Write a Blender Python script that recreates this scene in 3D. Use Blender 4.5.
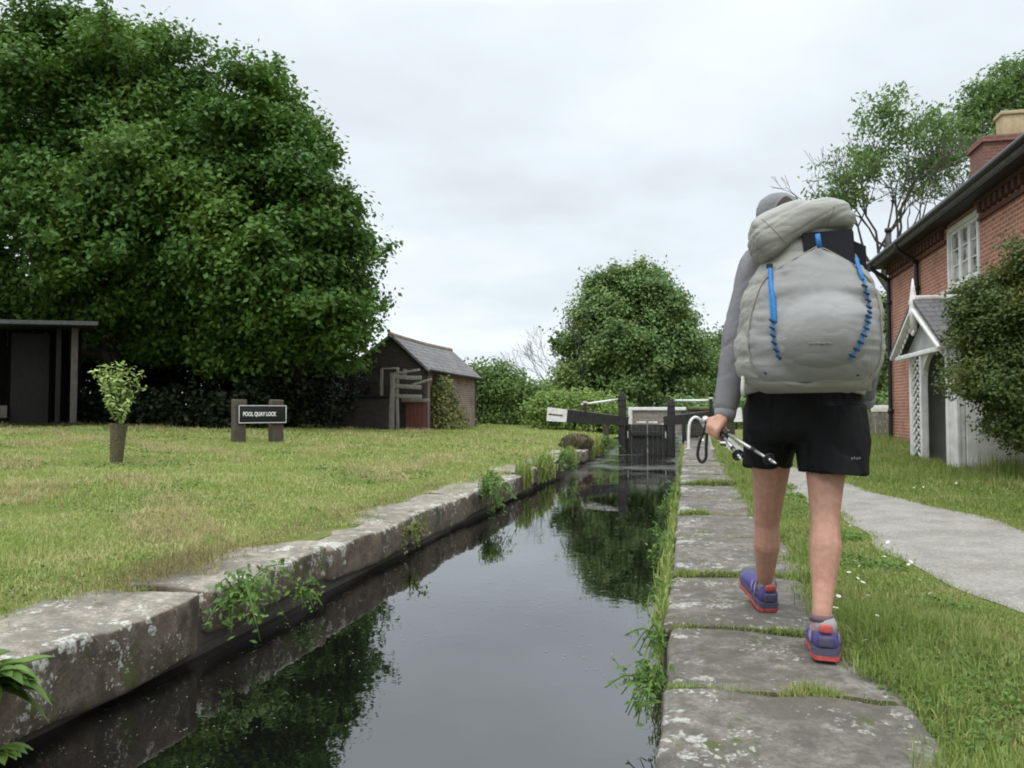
import bpy, math, random
import numpy as np
from mathutils import Vector, Matrix

for _o in list(bpy.data.objects):
    bpy.data.objects.remove(_o, do_unlink=True)
S = bpy.context.scene
COL = S.collection
R = math.radians
rng = np.random.default_rng(11)

# ------------------------------------------------------------------ camera, sky, sun, exposure
F_PX, CAM_H = 770.0, 0.9
YAW, PITCH = math.atan(175 / F_PX), math.atan(27 / F_PX)
cam = bpy.data.objects.new('camera', bpy.data.cameras.new('camera'))
COL.objects.link(cam)
cam.location = (0, 0, CAM_H)
cam.rotation_euler = (math.pi / 2 + PITCH, 0, YAW)
cam.data.sensor_width = 36
cam.data.lens = 36 * F_PX / 1024
cam.data.clip_end = 3000
cam.data.clip_start = 0.05
S.camera = cam

SUN_EL, SUN_AZ = R(58), R(200)
W = bpy.data.worlds.new('World')
S.world = W
W.use_nodes = True
nt = W.node_tree
nt.nodes.clear()
def wn(t, **k):
    n = nt.nodes.new(t)
    for a, b in k.items():
        setattr(n, a, b)
    return n
out = wn('ShaderNodeOutputWorld')
bg = wn('ShaderNodeBackground')
bg.inputs['Strength'].default_value = 0.1
sky = wn('ShaderNodeTexSky', sky_type='NISHITA', sun_disc=False, sun_elevation=SUN_EL, sun_rotation=SUN_AZ)
tc = wn('ShaderNodeTexCoord')
sep = wn('ShaderNodeSeparateXYZ')
nt.links.new(tc.outputs['Generated'], sep.inputs[0])
zz = wn('ShaderNodeMath', operation='ADD'); zz.inputs[1].default_value = 0.16
zc = wn('ShaderNodeMath', operation='MAXIMUM'); zc.inputs[1].default_value = 0.0
nt.links.new(sep.outputs['Z'], zc.inputs[0]); nt.links.new(zc.outputs[0], zz.inputs[0])
comb = wn('ShaderNodeCombineXYZ')
for ax in 'XY':
    d = wn('ShaderNodeMath', operation='DIVIDE')
    nt.links.new(sep.outputs[ax], d.inputs[0]); nt.links.new(zz.outputs[0], d.inputs[1])
    nt.links.new(d.outputs[0], comb.inputs[ax])
n1 = wn('ShaderNodeTexNoise'); n1.inputs['Scale'].default_value = 1.0; n1.inputs['Detail'].default_value = 5; n1.inputs['Roughness'].default_value = 0.5
nt.links.new(comb.outputs[0], n1.inputs['Vector'])
mr = wn('ShaderNodeMapRange'); mr.inputs['From Min'].default_value = 0.3; mr.inputs['From Max'].default_value = 0.7
mr.inputs['To Min'].default_value = 0.80; mr.inputs['To Max'].default_value = 1.12
nt.links.new(n1.outputs[0], mr.inputs['Value'])
ramp = wn('ShaderNodeValToRGB')                      # overcast luminance with height: even low down, brighter overhead
ramp.color_ramp.elements[0].position = 0.0
ramp.color_ramp.elements[0].color = (0.36, 0.36, 0.36, 1)
ramp.color_ramp.elements[1].position = 1.0
ramp.color_ramp.elements[1].color = (1.0, 1.0, 1.0, 1)
for p, v in ((0.06, 0.35), (0.14, 0.315), (0.24, 0.305), (0.47, 0.325), (0.66, 0.85)):
    e = ramp.color_ramp.elements.new(p); e.color = (v, v, v, 1)
nt.links.new(sep.outputs['Z'], ramp.inputs[0])
m1 = wn('ShaderNodeMath', operation='MULTIPLY'); nt.links.new(ramp.outputs[0], m1.inputs[0]); nt.links.new(mr.outputs[0], m1.inputs[1])
m2 = wn('ShaderNodeMath', operation='MULTIPLY'); m2.inputs[1].default_value = 32.5; nt.links.new(m1.outputs[0], m2.inputs[0])
tint = wn('ShaderNodeVectorMath', operation='SCALE'); tint.inputs[0].default_value = (0.905, 0.985, 1.05)
nt.links.new(m2.outputs[0], tint.inputs['Scale'])
mix = wn('ShaderNodeMixRGB'); mix.inputs[0].default_value = 0.94
nt.links.new(sky.outputs[0], mix.inputs[1]); nt.links.new(tint.outputs[0], mix.inputs[2])
nt.links.new(mix.outputs[0], bg.inputs['Color']); nt.links.new(bg.outputs[0], out.inputs[0])

sun = bpy.data.objects.new('sun', bpy.data.lights.new('sun', 'SUN'))
COL.objects.link(sun)
sun.data.energy = 1.5
sun.data.angle = R(40)
sun.data.color = (1.0, 0.97, 0.93)
sun.location = (10, -20, 40)
sun.rotation_euler = (math.pi / 2 - SUN_EL, 0, math.pi - SUN_AZ)

S.render.engine = 'CYCLES'
S.view_settings.view_transform = 'Standard'
S.view_settings.look = 'None'
S.view_settings.exposure = 0.0
S.view_settings.gamma = 1.0
S.view_settings.use_curve_mapping = False
cy = S.cycles
cy.use_denoising = True
cy.max_bounces = 6; cy.diffuse_bounces = 3; cy.glossy_bounces = 3; cy.transmission_bounces = 3; cy.transparent_max_bounces = 4
cy.filter_width = 1.9
cy.sample_clamp_indirect = 6

# ------------------------------------------------------------------ helpers
_fw = np.array([-math.sin(YAW) * math.cos(PITCH), math.cos(YAW) * math.cos(PITCH), math.sin(PITCH)])
_rt = np.array([math.cos(YAW), math.sin(YAW), 0.0])
_up = np.cross(_rt, _fw)
def at(px, py, y):
    r = _fw + _rt * (px - 512) / F_PX - _up * (py - 384) / F_PX
    return np.array([0, 0, CAM_H]) + r * (y / r[1])
def atz(px, py, z):
    r = _fw + _rt * (px - 512) / F_PX - _up * (py - 384) / F_PX
    return np.array([0, 0, CAM_H]) + r * ((z - CAM_H) / r[2])
def atx(px, py, x):
    r = _fw + _rt * (px - 512) / F_PX - _up * (py - 384) / F_PX
    return np.array([0, 0, CAM_H]) + r * (x / r[0])

def wpos(o):
    p = np.zeros(3)
    while o is not None:
        p += np.array(o.location); o = o.parent
    return p

def np_mesh(name, verts, faces):
    """verts (N,3), faces (M,3) or (M,4) index array"""
    me = bpy.data.meshes.new(name)
    faces = np.asarray(faces, dtype=np.int32)
    k = faces.shape[1]
    me.vertices.add(len(verts)); me.vertices.foreach_set('co', np.ascontiguousarray(verts, dtype=np.float32).ravel())
    me.loops.add(faces.size); me.loops.foreach_set('vertex_index', faces.ravel())
    me.polygons.add(len(faces)); me.polygons.foreach_set('loop_start', np.arange(0, faces.size, k, dtype=np.int32))
    me.update(calc_edges=True)
    return me

def link(name, me, mat=None, parent=None, smooth=False):
    o = bpy.data.objects.new(name, me)
    COL.objects.link(o)
    if mat is not None:
        me.materials.append(mat)
    if smooth:
        me.polygons.foreach_set('use_smooth', np.ones(len(me.polygons), dtype=bool))
    if parent is not None:
        o.parent = parent
    return o

def tag(o, label=None, cat=None, group=None, kind=None):
    if label: o['label'] = label
    if cat: o['category'] = cat
    if group: o['group'] = group
    if kind: o['kind'] = kind
    return o

def thing(name, loc, label, cat, group=None):
    o = bpy.data.objects.new(name, None)
    COL.objects.link(o)
    o.location = loc
    o.empty_display_size = 0.1
    return tag(o, label, cat, group)

def wave(p, scale, seed=0, n=7):
    """smooth pseudo noise in about -1..1 for points (N,3)"""
    g = np.random.default_rng(1000 + seed)
    k = g.normal(size=(n, 3)) * np.asarray(scale)
    ph = g.uniform(0, 6.28, n)
    return np.sin(np.asarray(p) @ k.T + ph).sum(1) / math.sqrt(n) * 0.9

def rot_to(d, upv=(0, 0, 1)):
    """3x3 with columns (side, along d, up)"""
    d = np.asarray(d, float); d = d / np.linalg.norm(d)
    u = np.asarray(upv, float)
    if abs(d @ u) > 0.98: u = np.array([0, 1.0, 0])
    s = np.cross(d, u); s /= np.linalg.norm(s)
    u2 = np.cross(s, d)
    return np.stack([s, d, u2], 1)
def rz(a):
    c, s = math.cos(a), math.sin(a)
    return np.array([[c, -s, 0], [s, c, 0], [0, 0, 1.0]])

def crease(p, scale, seed=0):
    """sharp valleys, for folds in cloth, 0..1"""
    return np.clip(1 - np.abs(wave(p, scale, seed, 4)) * 2.6, 0, 1) ** 1.5

class MB:
    def __init__(self): self.v = []; self.f = []; self.n = 0
    def add(self, v, f):
        v = np.asarray(v, float)
        self.v.append(v)
        self.f += [tuple(int(i) + self.n for i in q) for q in f]
        self.n += len(v)
        return self
    def box(self, c, s, r=0.006, rot=None, seg=0, amp=0.0, freq=6.0, seed=0):
        h = np.asarray(s, float) / 2
        r = min(r, h.min() * 0.9)
        ax = []
        for i in range(3):
            inner = max(2 * (h[i] - r), 0)
            n = max(1, int(round(inner / seg))) if seg else 1
            mid = np.linspace(-h[i] + r, h[i] - r, n + 1)
            ax.append(np.concatenate([[-h[i], -h[i] + 0.3 * r], mid, [h[i] - 0.3 * r, h[i]]]))
        idx = {}; vs = []; fs = []
        def vid(p):
            k = (round(p[0], 6), round(p[1], 6), round(p[2], 6))
            if k not in idx:
                idx[k] = len(vs); vs.append(p)
            return idx[k]
        for a in range(3):
            b, cc = (a + 1) % 3, (a + 2) % 3
            for sgn in (-1, 1):
                B, Cx = ax[b], ax[cc]
                for i in range(len(B) - 1):
                    for j in range(len(Cx) - 1):
                        q = []
                        for (ii, jj) in ((i, j), (i + 1, j), (i + 1, j + 1), (i, j + 1)):
                            p = [0, 0, 0]; p[a] = sgn * h[a]; p[b] = B[ii]; p[cc] = Cx[jj]
                            q.append(vid(tuple(p)))
                        fs.append(q if sgn > 0 else q[::-1])
        v = np.array(vs)
        core = np.clip(v, -(h - r), h - r)
        d = v - core
        L = np.linalg.norm(d, axis=1, keepdims=True)
        v = core + d / np.maximum(L, 1e-9) * np.minimum(L, r)
        c = np.asarray(c, float)
        if amp:
            w = v + c
            v = v + amp * np.stack([wave(w, freq, seed), wave(w, freq, seed + 1), wave(w, freq, seed + 2)], 1)
        if rot is not None: v = v @ np.asarray(rot).T
        return self.add(v + c, fs)
    def bar(self, p0, p1, w, h, r=0.005, upv=(0, 0, 1), seg=0, amp=0, freq=6, seed=0):
        p0 = np.asarray(p0, float); p1 = np.asarray(p1, float)
        return self.box((p0 + p1) / 2, (w, np.linalg.norm(p1 - p0), h), r, rot_to(p1 - p0, upv), seg, amp, freq, seed)
    def tube(self, pts, rad, n=8, ell=1.0, ref=None, cap=True):
        P = np.asarray(pts, float)
        rad = np.broadcast_to(np.asarray(rad, float), (len(P),))
        T = np.gradient(P, axis=0); T /= np.maximum(np.linalg.norm(T, axis=1, keepdims=True), 1e-9)
        u = np.array(ref if ref is not None else ((0, 0, 1) if abs(T[0][2]) < 0.9 else (1, 0, 0)), float)
        vs = []; th = np.arange(n) * 2 * math.pi / n
        for i in range(len(P)):
            u = u - (u @ T[i]) * T[i]; u /= max(np.linalg.norm(u), 1e-9)
            w = np.cross(T[i], u)
            vs.append(P[i] + rad[i] * (np.cos(th)[:, None] * u + ell * np.sin(th)[:, None] * w))
        v = np.concatenate(vs); f = []
        for i in range(len(P) - 1):
            for j in range(n):
                a, b = i * n + j, i * n + (j + 1) % n
                f.append((a, b, b + n, a + n))
        if cap:
            v = np.concatenate([v, P[:1], P[-1:]]); m = len(P) * n
            for j in range(n):
                f.append((m, (j + 1) % n, j)); f.append((m + 1, m - n + j, m - n + (j + 1) % n))
        return self.add(v, f)
    def capsule(self, p0, r0, p1, r1, n=14):
        p0 = np.asarray(p0, float); p1 = np.asarray(p1, float)
        d = p1 - p0; L = np.linalg.norm(d); d = d / max(L, 1e-9)
        P = []; rr = []
        for a in (-88, -60, -30): P.append(p0 + d * r0 * math.sin(R(a))); rr.append(r0 * math.cos(R(a)))
        for t in np.linspace(0, 1, 5): P.append(p0 + d * L * t); rr.append(r0 + (r1 - r0) * t)
        for a in (30, 60, 88): P.append(p1 + d * r1 * math.sin(R(a))); rr.append(r1 * math.cos(R(a)))
        return self.tube(P, rr, n)
    def chain(self, pts, n=14):
        """pts: list of (point, radius)"""
        for (a, ra), (b, rb) in zip(pts[:-1], pts[1:]): self.capsule(a, ra, b, rb, n)
        return self
    def lathe(self, prof, c, n=20):
        """prof: list of (r, z)"""
        return self.tube([np.array(c) + (0, 0, z) for r, z in prof], [r for r, z in prof], n, ref=(1, 0, 0))
    def sphere(self, c, r, n=16, m=10):
        r = np.broadcast_to(np.asarray(r, float), (3,))
        vs = []; f = []
        for i in range(m + 1):
            a = math.pi * i / m
            for j in range(n):
                b = 2 * math.pi * j / n
                vs.append(np.array(c) + r * (math.sin(a) * math.cos(b), math.sin(a) * math.sin(b), math.cos(a)))
        for i in range(m):
            for j in range(n):
                f.append((i * n + j, (i + 1) * n + j, (i + 1) * n + (j + 1) % n, i * n + (j + 1) % n))
        return self.add(vs, f)
    def grid(self, V):
        """V (a,b,3)"""
        a, b = V.shape[:2]
        f = [(i * b + j, i * b + j + 1, (i + 1) * b + j + 1, (i + 1) * b + j) for i in range(a - 1) for j in range(b - 1)]
        return self.add(V.reshape(-1, 3), f)
    def prism(self, poly, d):
        """closed polygon (list of 3D) extruded by d"""
        P = np.asarray(poly, float); n = len(P)
        v = np.concatenate([P, P + np.asarray(d, float)])
        f = [tuple(range(n))[::-1], tuple(range(n, 2 * n))] + [(i, (i + 1) % n, n + (i + 1) % n, n + i) for i in range(n)]
        return self.add(v, f)
    def verts(self): return np.concatenate(self.v)
    def mesh(self, name, origin=(0, 0, 0)):
        me = bpy.data.meshes.new(name)
        me.from_pydata((self.verts() - np.asarray(origin)).tolist(), [], self.f)
        me.update()
        return me
    def build(self, name, mat, parent=None, smooth=True):
        og = wpos(parent) if parent is not None else np.zeros(3)
        me = self.mesh(name, og)
        import bmesh
        bm = bmesh.new(); bm.from_mesh(me); bmesh.ops.recalc_face_normals(bm, faces=bm.faces); bm.to_mesh(me); bm.free()
        return link(name, me, mat, parent, smooth)

def np_obj(name, v, f, mat, parent=None, smooth=False):
    og = wpos(parent) if parent is not None else np.zeros(3)
    return link(name, np_mesh(name, np.asarray(v) - og, f), mat, parent, smooth)

def remesh(mb, voxel, smooth=4, fac=0.5):
    me = mb.mesh('tmp')
    o = bpy.data.objects.new('tmp', me); COL.objects.link(o)
    m = o.modifiers.new('r', 'REMESH'); m.mode = 'VOXEL'; m.voxel_size = voxel
    if smooth:
        s = o.modifiers.new('s', 'SMOOTH'); s.factor = fac; s.iterations = smooth
    dg = bpy.context.evaluated_depsgraph_get()
    me2 = bpy.data.meshes.new_from_object(o.evaluated_get(dg))
    bpy.data.objects.remove(o, do_unlink=True)
    n = len(me2.vertices)
    v = np.empty(n * 3, np.float32); me2.vertices.foreach_get('co', v)
    nn = np.empty(n * 3, np.float32); me2.vertex_normals.foreach_get('vector', nn)
    return me2, v.reshape(-1, 3).astype(float), nn.reshape(-1, 3).astype(float)
def set_co(me, v):
    me.vertices.foreach_set('co', np.ascontiguousarray(v, dtype=np.float32).ravel()); me.update()

# ------------------------------------------------------------------ materials
class NT:
    def __init__(self, name):
        self.m = bpy.data.materials.new(name); self.m.use_nodes = True
        self.t = self.m.node_tree; self.t.nodes.clear()
        self.o = self.n('ShaderNodeOutputMaterial')
    def n(self, t, **k):
        n = self.t.nodes.new(t)
        for a, b in k.items(): setattr(n, a, b)
        return n
    def l(self, a, b): self.t.links.new(a, b)
    def pos(self): return self.n('ShaderNodeNewGeometry').outputs['Position']
    def noise(self, scale, detail=4, rough=0.55, vec=None, stretch=None):
        t = self.n('ShaderNodeTexNoise'); t.inputs['Scale'].default_value = scale
        t.inputs['Detail'].default_value = detail; t.inputs['Roughness'].default_value = rough
        v = vec or self.pos()
        if stretch:
            mp = self.n('ShaderNodeMapping'); mp.inputs['Scale'].default_value = stretch; self.l(v, mp.inputs[0]); v = mp.outputs[0]
        self.l(v, t.inputs['Vector'])
        return t.outputs[0]
    def step(self, v, a, b, lo=0.0, hi=1.0):
        m = self.n('ShaderNodeMapRange'); m.interpolation_type = 'SMOOTHSTEP'
        for k, x in (('From Min', a), ('From Max', b), ('To Min', lo), ('To Max', hi)): m.inputs[k].default_value = x
        self.l(v, m.inputs['Value']); return m.outputs[0]
    def math(self, op, a, b=None):
        m = self.n('ShaderNodeMath', operation=op)
        for i, x in enumerate((a, b)):
            if x is None: continue
            if isinstance(x, (int, float)): m.inputs[i].default_value = x
            else: self.l(x, m.inputs[i])
        return m.outputs[0]
    def mix(self, f, a, b, mode='MIX'):
        m = self.n('ShaderNodeMixRGB', blend_type=mode)
        for i, x in enumerate((f, a, b)):
            if isinstance(x, (int, float)): m.inputs[i].default_value = x
            elif isinstance(x, tuple): m.inputs[i].default_value = (*x, 1)
            else: self.l(x, m.inputs[i])
        return m.outputs[0]
    def bsdf(self, col, rough=0.8, spec=0.3, bump=None, bstr=0.3, bdist=0.01, metal=0.0):
        p = self.n('ShaderNodeBsdfPrincipled')
        if isinstance(col, tuple): p.inputs['Base Color'].default_value = (*col, 1)
        else: self.l(col, p.inputs['Base Color'])
        if isinstance(rough, (int, float)): p.inputs['Roughness'].default_value = rough
        else: self.l(rough, p.inputs['Roughness'])
        p.inputs['Specular IOR Level'].default_value = spec
        p.inputs['Metallic'].default_value = metal
        if bump is not None:
            b = self.n('ShaderNodeBump'); b.inputs['Strength'].default_value = bstr; b.inputs['Distance'].default_value = bdist
            self.l(bump, b.inputs['Height']); self.l(b.outputs[0], p.inputs['Normal'])
        self.l(p.outputs[0], self.o.inputs[0])
        return p

def simple(name, c1, c2=None, scale=8, rough=0.8, spec=0.3, bump=0.25, bd=0.004, stretch=None, metal=0.0, detail=5):
    t = NT(name)
    if c2 is None: c2 = tuple(x * 0.75 for x in c1)
    n = t.noise(scale, detail, 0.6, stretch=stretch)
    col = t.mix(t.step(n, 0.32, 0.68), c1, c2)
    t.bsdf(col, rough, spec, n, bump, bd, metal)
    return t.m

def leaf_mat(name, c1, c2, c3=None, patch=0.8, trans=0.3, rough=0.55):
    """c1..c2 vary leaf by leaf, c3 in drifting patches through the plant"""
    t = NT(name)
    isl = t.n('ShaderNodeNewGeometry').outputs['Random Per Island']
    col = t.mix(isl, c1, c2)
    if c3: col = t.mix(t.step(t.noise(patch, 2), 0.42, 0.66), col, c3)
    p = t.bsdf(col, rough, 0.25)
    tr = t.n('ShaderNodeBsdfTranslucent'); t.l(col, tr.inputs[0])
    mx = t.n('ShaderNodeMixShader'); mx.inputs[0].default_value = trans
    t.l(p.outputs[0], mx.inputs[1]); t.l(tr.outputs[0], mx.inputs[2]); t.l(mx.outputs[0], t.o.inputs[0])
    return t.m

def wall_uv(t):
    """brick coordinates on upright walls: (horizontal run, height)"""
    g = t.n('ShaderNodeNewGeometry')
    s = t.n('ShaderNodeSeparateXYZ'); t.l(g.outputs['Position'], s.inputs[0])
    nn = t.n('ShaderNodeSeparateXYZ'); t.l(g.outputs['True Normal'], nn.inputs[0])
    ax = t.math('GREATER_THAN', t.math('ABSOLUTE', nn.outputs['X']), 0.6)
    run = t.n('ShaderNodeMix'); run.data_type = 'FLOAT'
    t.l(ax, run.inputs[0]); t.l(s.outputs['X'], run.inputs[2]); t.l(s.outputs['Y'], run.inputs[3])
    c = t.n('ShaderNodeCombineXYZ'); t.l(run.outputs[0], c.inputs[0]); t.l(s.outputs['Z'], c.inputs[1])
    return c.outputs[0]

def brick_mat(name, c1, c2, mortar, bw=0.225, bh=0.075, ms=0.012, dirt=(0.05, 0.04, 0.035), dirt_amt=0.5, rough=0.9, moss=None):
    t = NT(name)
    b = t.n('ShaderNodeTexBrick'); t.l(wall_uv(t), b.inputs['Vector'])
    b.inputs['Scale'].default_value = 1.0; b.inputs['Brick Width'].default_value = bw; b.inputs['Row Height'].default_value = bh
    b.inputs['Mortar Size'].default_value = ms; b.inputs['Mortar Smooth'].default_value = 0.3; b.inputs['Bias'].default_value = -0.1
    for k, c in (('Color1', c1), ('Color2', c2), ('Mortar', mortar)): b.inputs[k].default_value = (*c, 1)
    n = t.noise(1.3, 5, 0.65)
    col = t.mix(t.step(n, 0.45, 0.75, 0, dirt_amt), b.outputs['Color'], dirt)
    n2 = t.noise(30, 3, 0.6)
    col = t.mix(t.step(n2, 0.35, 0.7, 0, 0.35), col, tuple(x * 0.55 for x in c1))
    if moss: col = t.mix(t.step(t.noise(2.2, 5, 0.7), 0.52, 0.64, 0, 0.85), col, moss)
    h = t.math('SUBTRACT', t.math('MULTIPLY', n2, 0.4), b.outputs['Fac'])
    t.bsdf(col, rough, 0.2, h, 0.5, 0.008)
    return t.m

def stone_mat(name, base, dark, side, lichen_amt=0.5, moss=(0.07, 0.085, 0.02), arris=None):
    t = NT(name)
    P = t.pos()
    n = t.noise(2.3, 9, 0.68)
    mid = t.noise(11, 8, 0.7)
    fine = t.noise(55, 5, 0.75)
    col = t.mix(t.step(n, 0.38, 0.60), base, dark)
    col = t.mix(t.step(mid, 0.46, 0.62, 0, 0.75), col, tuple(x * 0.42 for x in base))
    col = t.mix(t.step(mid, 0.46, 0.34, 0, 0.55), col, tuple(min(1, x * 1.55) for x in base))
    col = t.mix(t.step(fine, 0.42, 0.62, 0, 0.6), col, tuple(x * 0.42 for x in base))
    col = t.mix(t.step(t.noise(1.1, 4), 0.45, 0.65, 0, 0.35), col, (0.13, 0.105, 0.075))
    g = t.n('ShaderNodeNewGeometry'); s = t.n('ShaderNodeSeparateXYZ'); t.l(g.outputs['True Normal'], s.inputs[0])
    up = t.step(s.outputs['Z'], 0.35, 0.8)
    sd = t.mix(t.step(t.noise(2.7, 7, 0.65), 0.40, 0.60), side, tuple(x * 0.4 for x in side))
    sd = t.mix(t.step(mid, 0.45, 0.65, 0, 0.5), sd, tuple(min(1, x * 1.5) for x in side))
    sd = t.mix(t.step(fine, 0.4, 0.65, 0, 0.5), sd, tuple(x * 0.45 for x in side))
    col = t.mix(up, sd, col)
    col = t.mix(t.step(t.noise(3.6, 8, 0.75), 0.56, 0.64, 0, 0.85), col, moss)
    # pale lichen crusts with their own outlines, thickest along the water edge of the stones
    v = t.n('ShaderNodeTexVoronoi'); v.feature = 'F1'
    wob = t.n('ShaderNodeVectorMath', operation='ADD')
    nz = t.n('ShaderNodeTexNoise'); nz.inputs['Scale'].default_value = 26; nz.inputs['Detail'].default_value = 4; t.l(P, nz.inputs['Vector'])
    sc = t.n('ShaderNodeVectorMath', operation='SCALE'); sc.inputs['Scale'].default_value = 0.10
    t.l(nz.outputs['Color'], sc.inputs[0]); t.l(P, wob.inputs[0]); t.l(sc.outputs[0], wob.inputs[1])
    t.l(wob.outputs[0], v.inputs['Vector']); v.inputs['Scale'].default_value = 12.5
    sz = t.step(t.noise(1.7, 3, 0.6), 0.42, 0.72, 0.0, 0.46)
    if arris is not None:
        px_ = t.n('ShaderNodeSeparateXYZ'); t.l(P, px_.inputs[0])
        dist = t.math('ABSOLUTE', t.math('SUBTRACT', px_.outputs['X'], arris))
        nearm = t.math('MULTIPLY', t.step(dist, 0.20, 0.02), t.step(px_.outputs['Z'], -0.14, -0.05))
        sz = t.math('ADD', sz, t.math('MULTIPLY', nearm, t.step(t.noise(2.9, 3), 0.38, 0.62, 0.02, 0.48)))
    lm = t.step(t.math('SUBTRACT', sz, v.outputs['Distance']), -0.02, 0.05, 0, 0.9)
    v2 = t.n('ShaderNodeTexVoronoi'); v2.inputs['Scale'].default_value = 34; t.l(wob.outputs[0], v2.inputs['Vector'])
    lm2 = t.step(t.math('SUBTRACT', t.step(t.noise(3.7, 4), 0.42, 0.72, 0.0, 0.56), v2.outputs['Distance']), -0.02, 0.06, 0, 0.85)
    lm = t.math('MULTIPLY', t.math('MAXIMUM', lm, lm2), lichen_amt)
    lm = t.math('MULTIPLY', lm, t.step(fine, 0.62, 0.44, 0.2, 1.0))
    col = t.mix(lm, col, t.mix(t.step(fine, 0.4, 0.6), (0.56, 0.55, 0.49), (0.36, 0.355, 0.31)))
    bh = t.math('ADD', t.math('MULTIPLY', fine, 0.35), t.math('ADD', t.math('MULTIPLY', mid, 0.9), t.math('MULTIPLY', lm, 0.15)))
    t.bsdf(col, 0.88, 0.25, bh, 0.9, 0.02)
    return t.m

M = {}
M['coping'] = stone_mat('weathered_stone', (0.34, 0.298, 0.24), (0.21, 0.186, 0.152), (0.15, 0.118, 0.085), 0.85, arris=-2.37)
M['coping_r'] = stone_mat('grey_towpath_stone', (0.205, 0.182, 0.153), (0.115, 0.104, 0.089), (0.12, 0.105, 0.08), 0.62, arris=-0.09)
M['lock_brick'] = brick_mat('dark_wet_brick', (0.075, 0.062, 0.05), (0.045, 0.038, 0.032), (0.06, 0.057, 0.05), moss=(0.03, 0.045, 0.012), dirt=(0.02, 0.018, 0.015), rough=0.6)
M['house_brick'] = brick_mat('red_brick', (0.46, 0.165, 0.092), (0.31, 0.105, 0.064), (0.44, 0.34, 0.28), dirt=(0.14, 0.06, 0.04), dirt_amt=0.5, ms=0.015)
M['chimney_brick'] = brick_mat('chimney_brick', (0.24, 0.095, 0.075), (0.19, 0.075, 0.06), (0.22, 0.17, 0.14))
M['hut_brick'] = brick_mat('brown_brick', (0.255, 0.165, 0.13), (0.175, 0.118, 0.097), (0.34, 0.29, 0.25), dirt=(0.06, 0.045, 0.035), dirt_amt=0.6)
M['hut_gable_brick'] = brick_mat('shaded_brick', (0.062, 0.05, 0.042), (0.04, 0.034, 0.03), (0.055, 0.05, 0.045), dirt=(0.02, 0.018, 0.016), dirt_amt=0.7)  # hut brick darkened, tree shade on the gable put into the colour
M['slate'] = brick_mat('slate', (0.185, 0.178, 0.172), (0.12, 0.116, 0.114), (0.06, 0.055, 0.055), bw=0.3, bh=0.13, ms=0.012, dirt=(0.21, 0.18, 0.15), dirt_amt=0.6, rough=0.7)
M['slate_house'] = brick_mat('house_slate', (0.13, 0.122, 0.125), (0.09, 0.085, 0.088), (0.04, 0.04, 0.04), bw=0.2, bh=0.085, ms=0.008, dirt=(0.12, 0.11, 0.10), rough=0.7)
M['white'] = simple('white_paint', (0.74, 0.73, 0.70), (0.60, 0.58, 0.54), 6, 0.55, 0.35, 0.15, 0.002)
M['white_worn'] = simple('worn_white_paint', (0.66, 0.65, 0.60), (0.42, 0.40, 0.35), 9, 0.6, 0.3, 0.2, 0.003)
M['black_wood'] = simple('black_tarred_timber', (0.030, 0.029, 0.025), (0.010, 0.0095, 0.009), 5, 0.6, 0.3, 0.4, 0.004, (6, 6, 1))
M['black_gloss'] = simple('black_gutter_paint', (0.018, 0.017, 0.017), (0.011, 0.01, 0.01), 10, 0.4, 0.4, 0.1)
M['grey_wood'] = simple('weathered_timber', (0.27, 0.245, 0.215), (0.15, 0.135, 0.115), 6, 0.85, 0.2, 0.5, 0.006, (8, 8, 1))
M['dark_wood'] = simple('dark_timber', (0.075, 0.064, 0.054), (0.04, 0.034, 0.029), 7, 0.85, 0.2, 0.5, 0.006, (7, 7, 1))
M['sleeper'] = simple('old_sleeper_timber', (0.10, 0.082, 0.064), (0.06, 0.05, 0.04), 7, 0.9, 0.2, 0.5, 0.006, (8, 8, 1))
M['shed_wood'] = simple('shaded_shed_timber', (0.012, 0.011, 0.010), (0.008, 0.0075, 0.007), 5, 0.9, 0.2, 0.5, 0.006, (8, 8, 1))  # timber blackened, shade under the trees put into its colour
M['shed_post'] = simple('lit_shed_timber', (0.10, 0.088, 0.076), (0.06, 0.053, 0.046), 6, 0.9, 0.2, 0.5, 0.006, (8, 8, 1))  # lighter copy of the shed timber, light put into its tone
M['shed_panel_shaded'] = simple('shaded_shed_panel', (0.018, 0.016, 0.014), (0.011, 0.010, 0.009), 6, 0.9, 0.2, 0.5, 0.006, (8, 8, 1))  # shed panel and inner post, shade put into the colour
M['moss'] = simple('joint_moss', (0.055, 0.062, 0.018), (0.03, 0.027, 0.018), 14, 0.95, 0.1, 0.9, 0.01)
M['felt'] = simple('roofing_felt', (0.10, 0.10, 0.098), (0.065, 0.065, 0.063), 12, 0.9, 0.2, 0.3)
M['red_door'] = simple('faded_red_boards', (0.155, 0.055, 0.04), (0.10, 0.042, 0.032), 7, 0.75, 0.25, 0.4, 0.004, (10, 10, 1))
M['gravel'] = None
M['bark'] = simple('bark', (0.085, 0.07, 0.055), (0.045, 0.038, 0.03), 9, 0.95, 0.15, 0.9, 0.02, (3, 3, 0.6))
M['bark_grey'] = simple('grey_bark', (0.12, 0.11, 0.095), (0.07, 0.063, 0.055), 9, 0.95, 0.15, 0.8, 0.02, (3, 3, 0.6))
M['sign_black'] = simple('black_sign_face', (0.014, 0.013, 0.013), (0.011, 0.0105, 0.01), 4, 0.5, 0.3, 0.05)
M['letter'] = simple('white_lettering', (0.78, 0.77, 0.74), (0.74, 0.73, 0.70), 4, 0.6, 0.2, 0.0)
M['pot'] = simple('buff_clay_pot', (0.45, 0.36, 0.22), (0.36, 0.28, 0.17), 9, 0.85, 0.2, 0.3)
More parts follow.
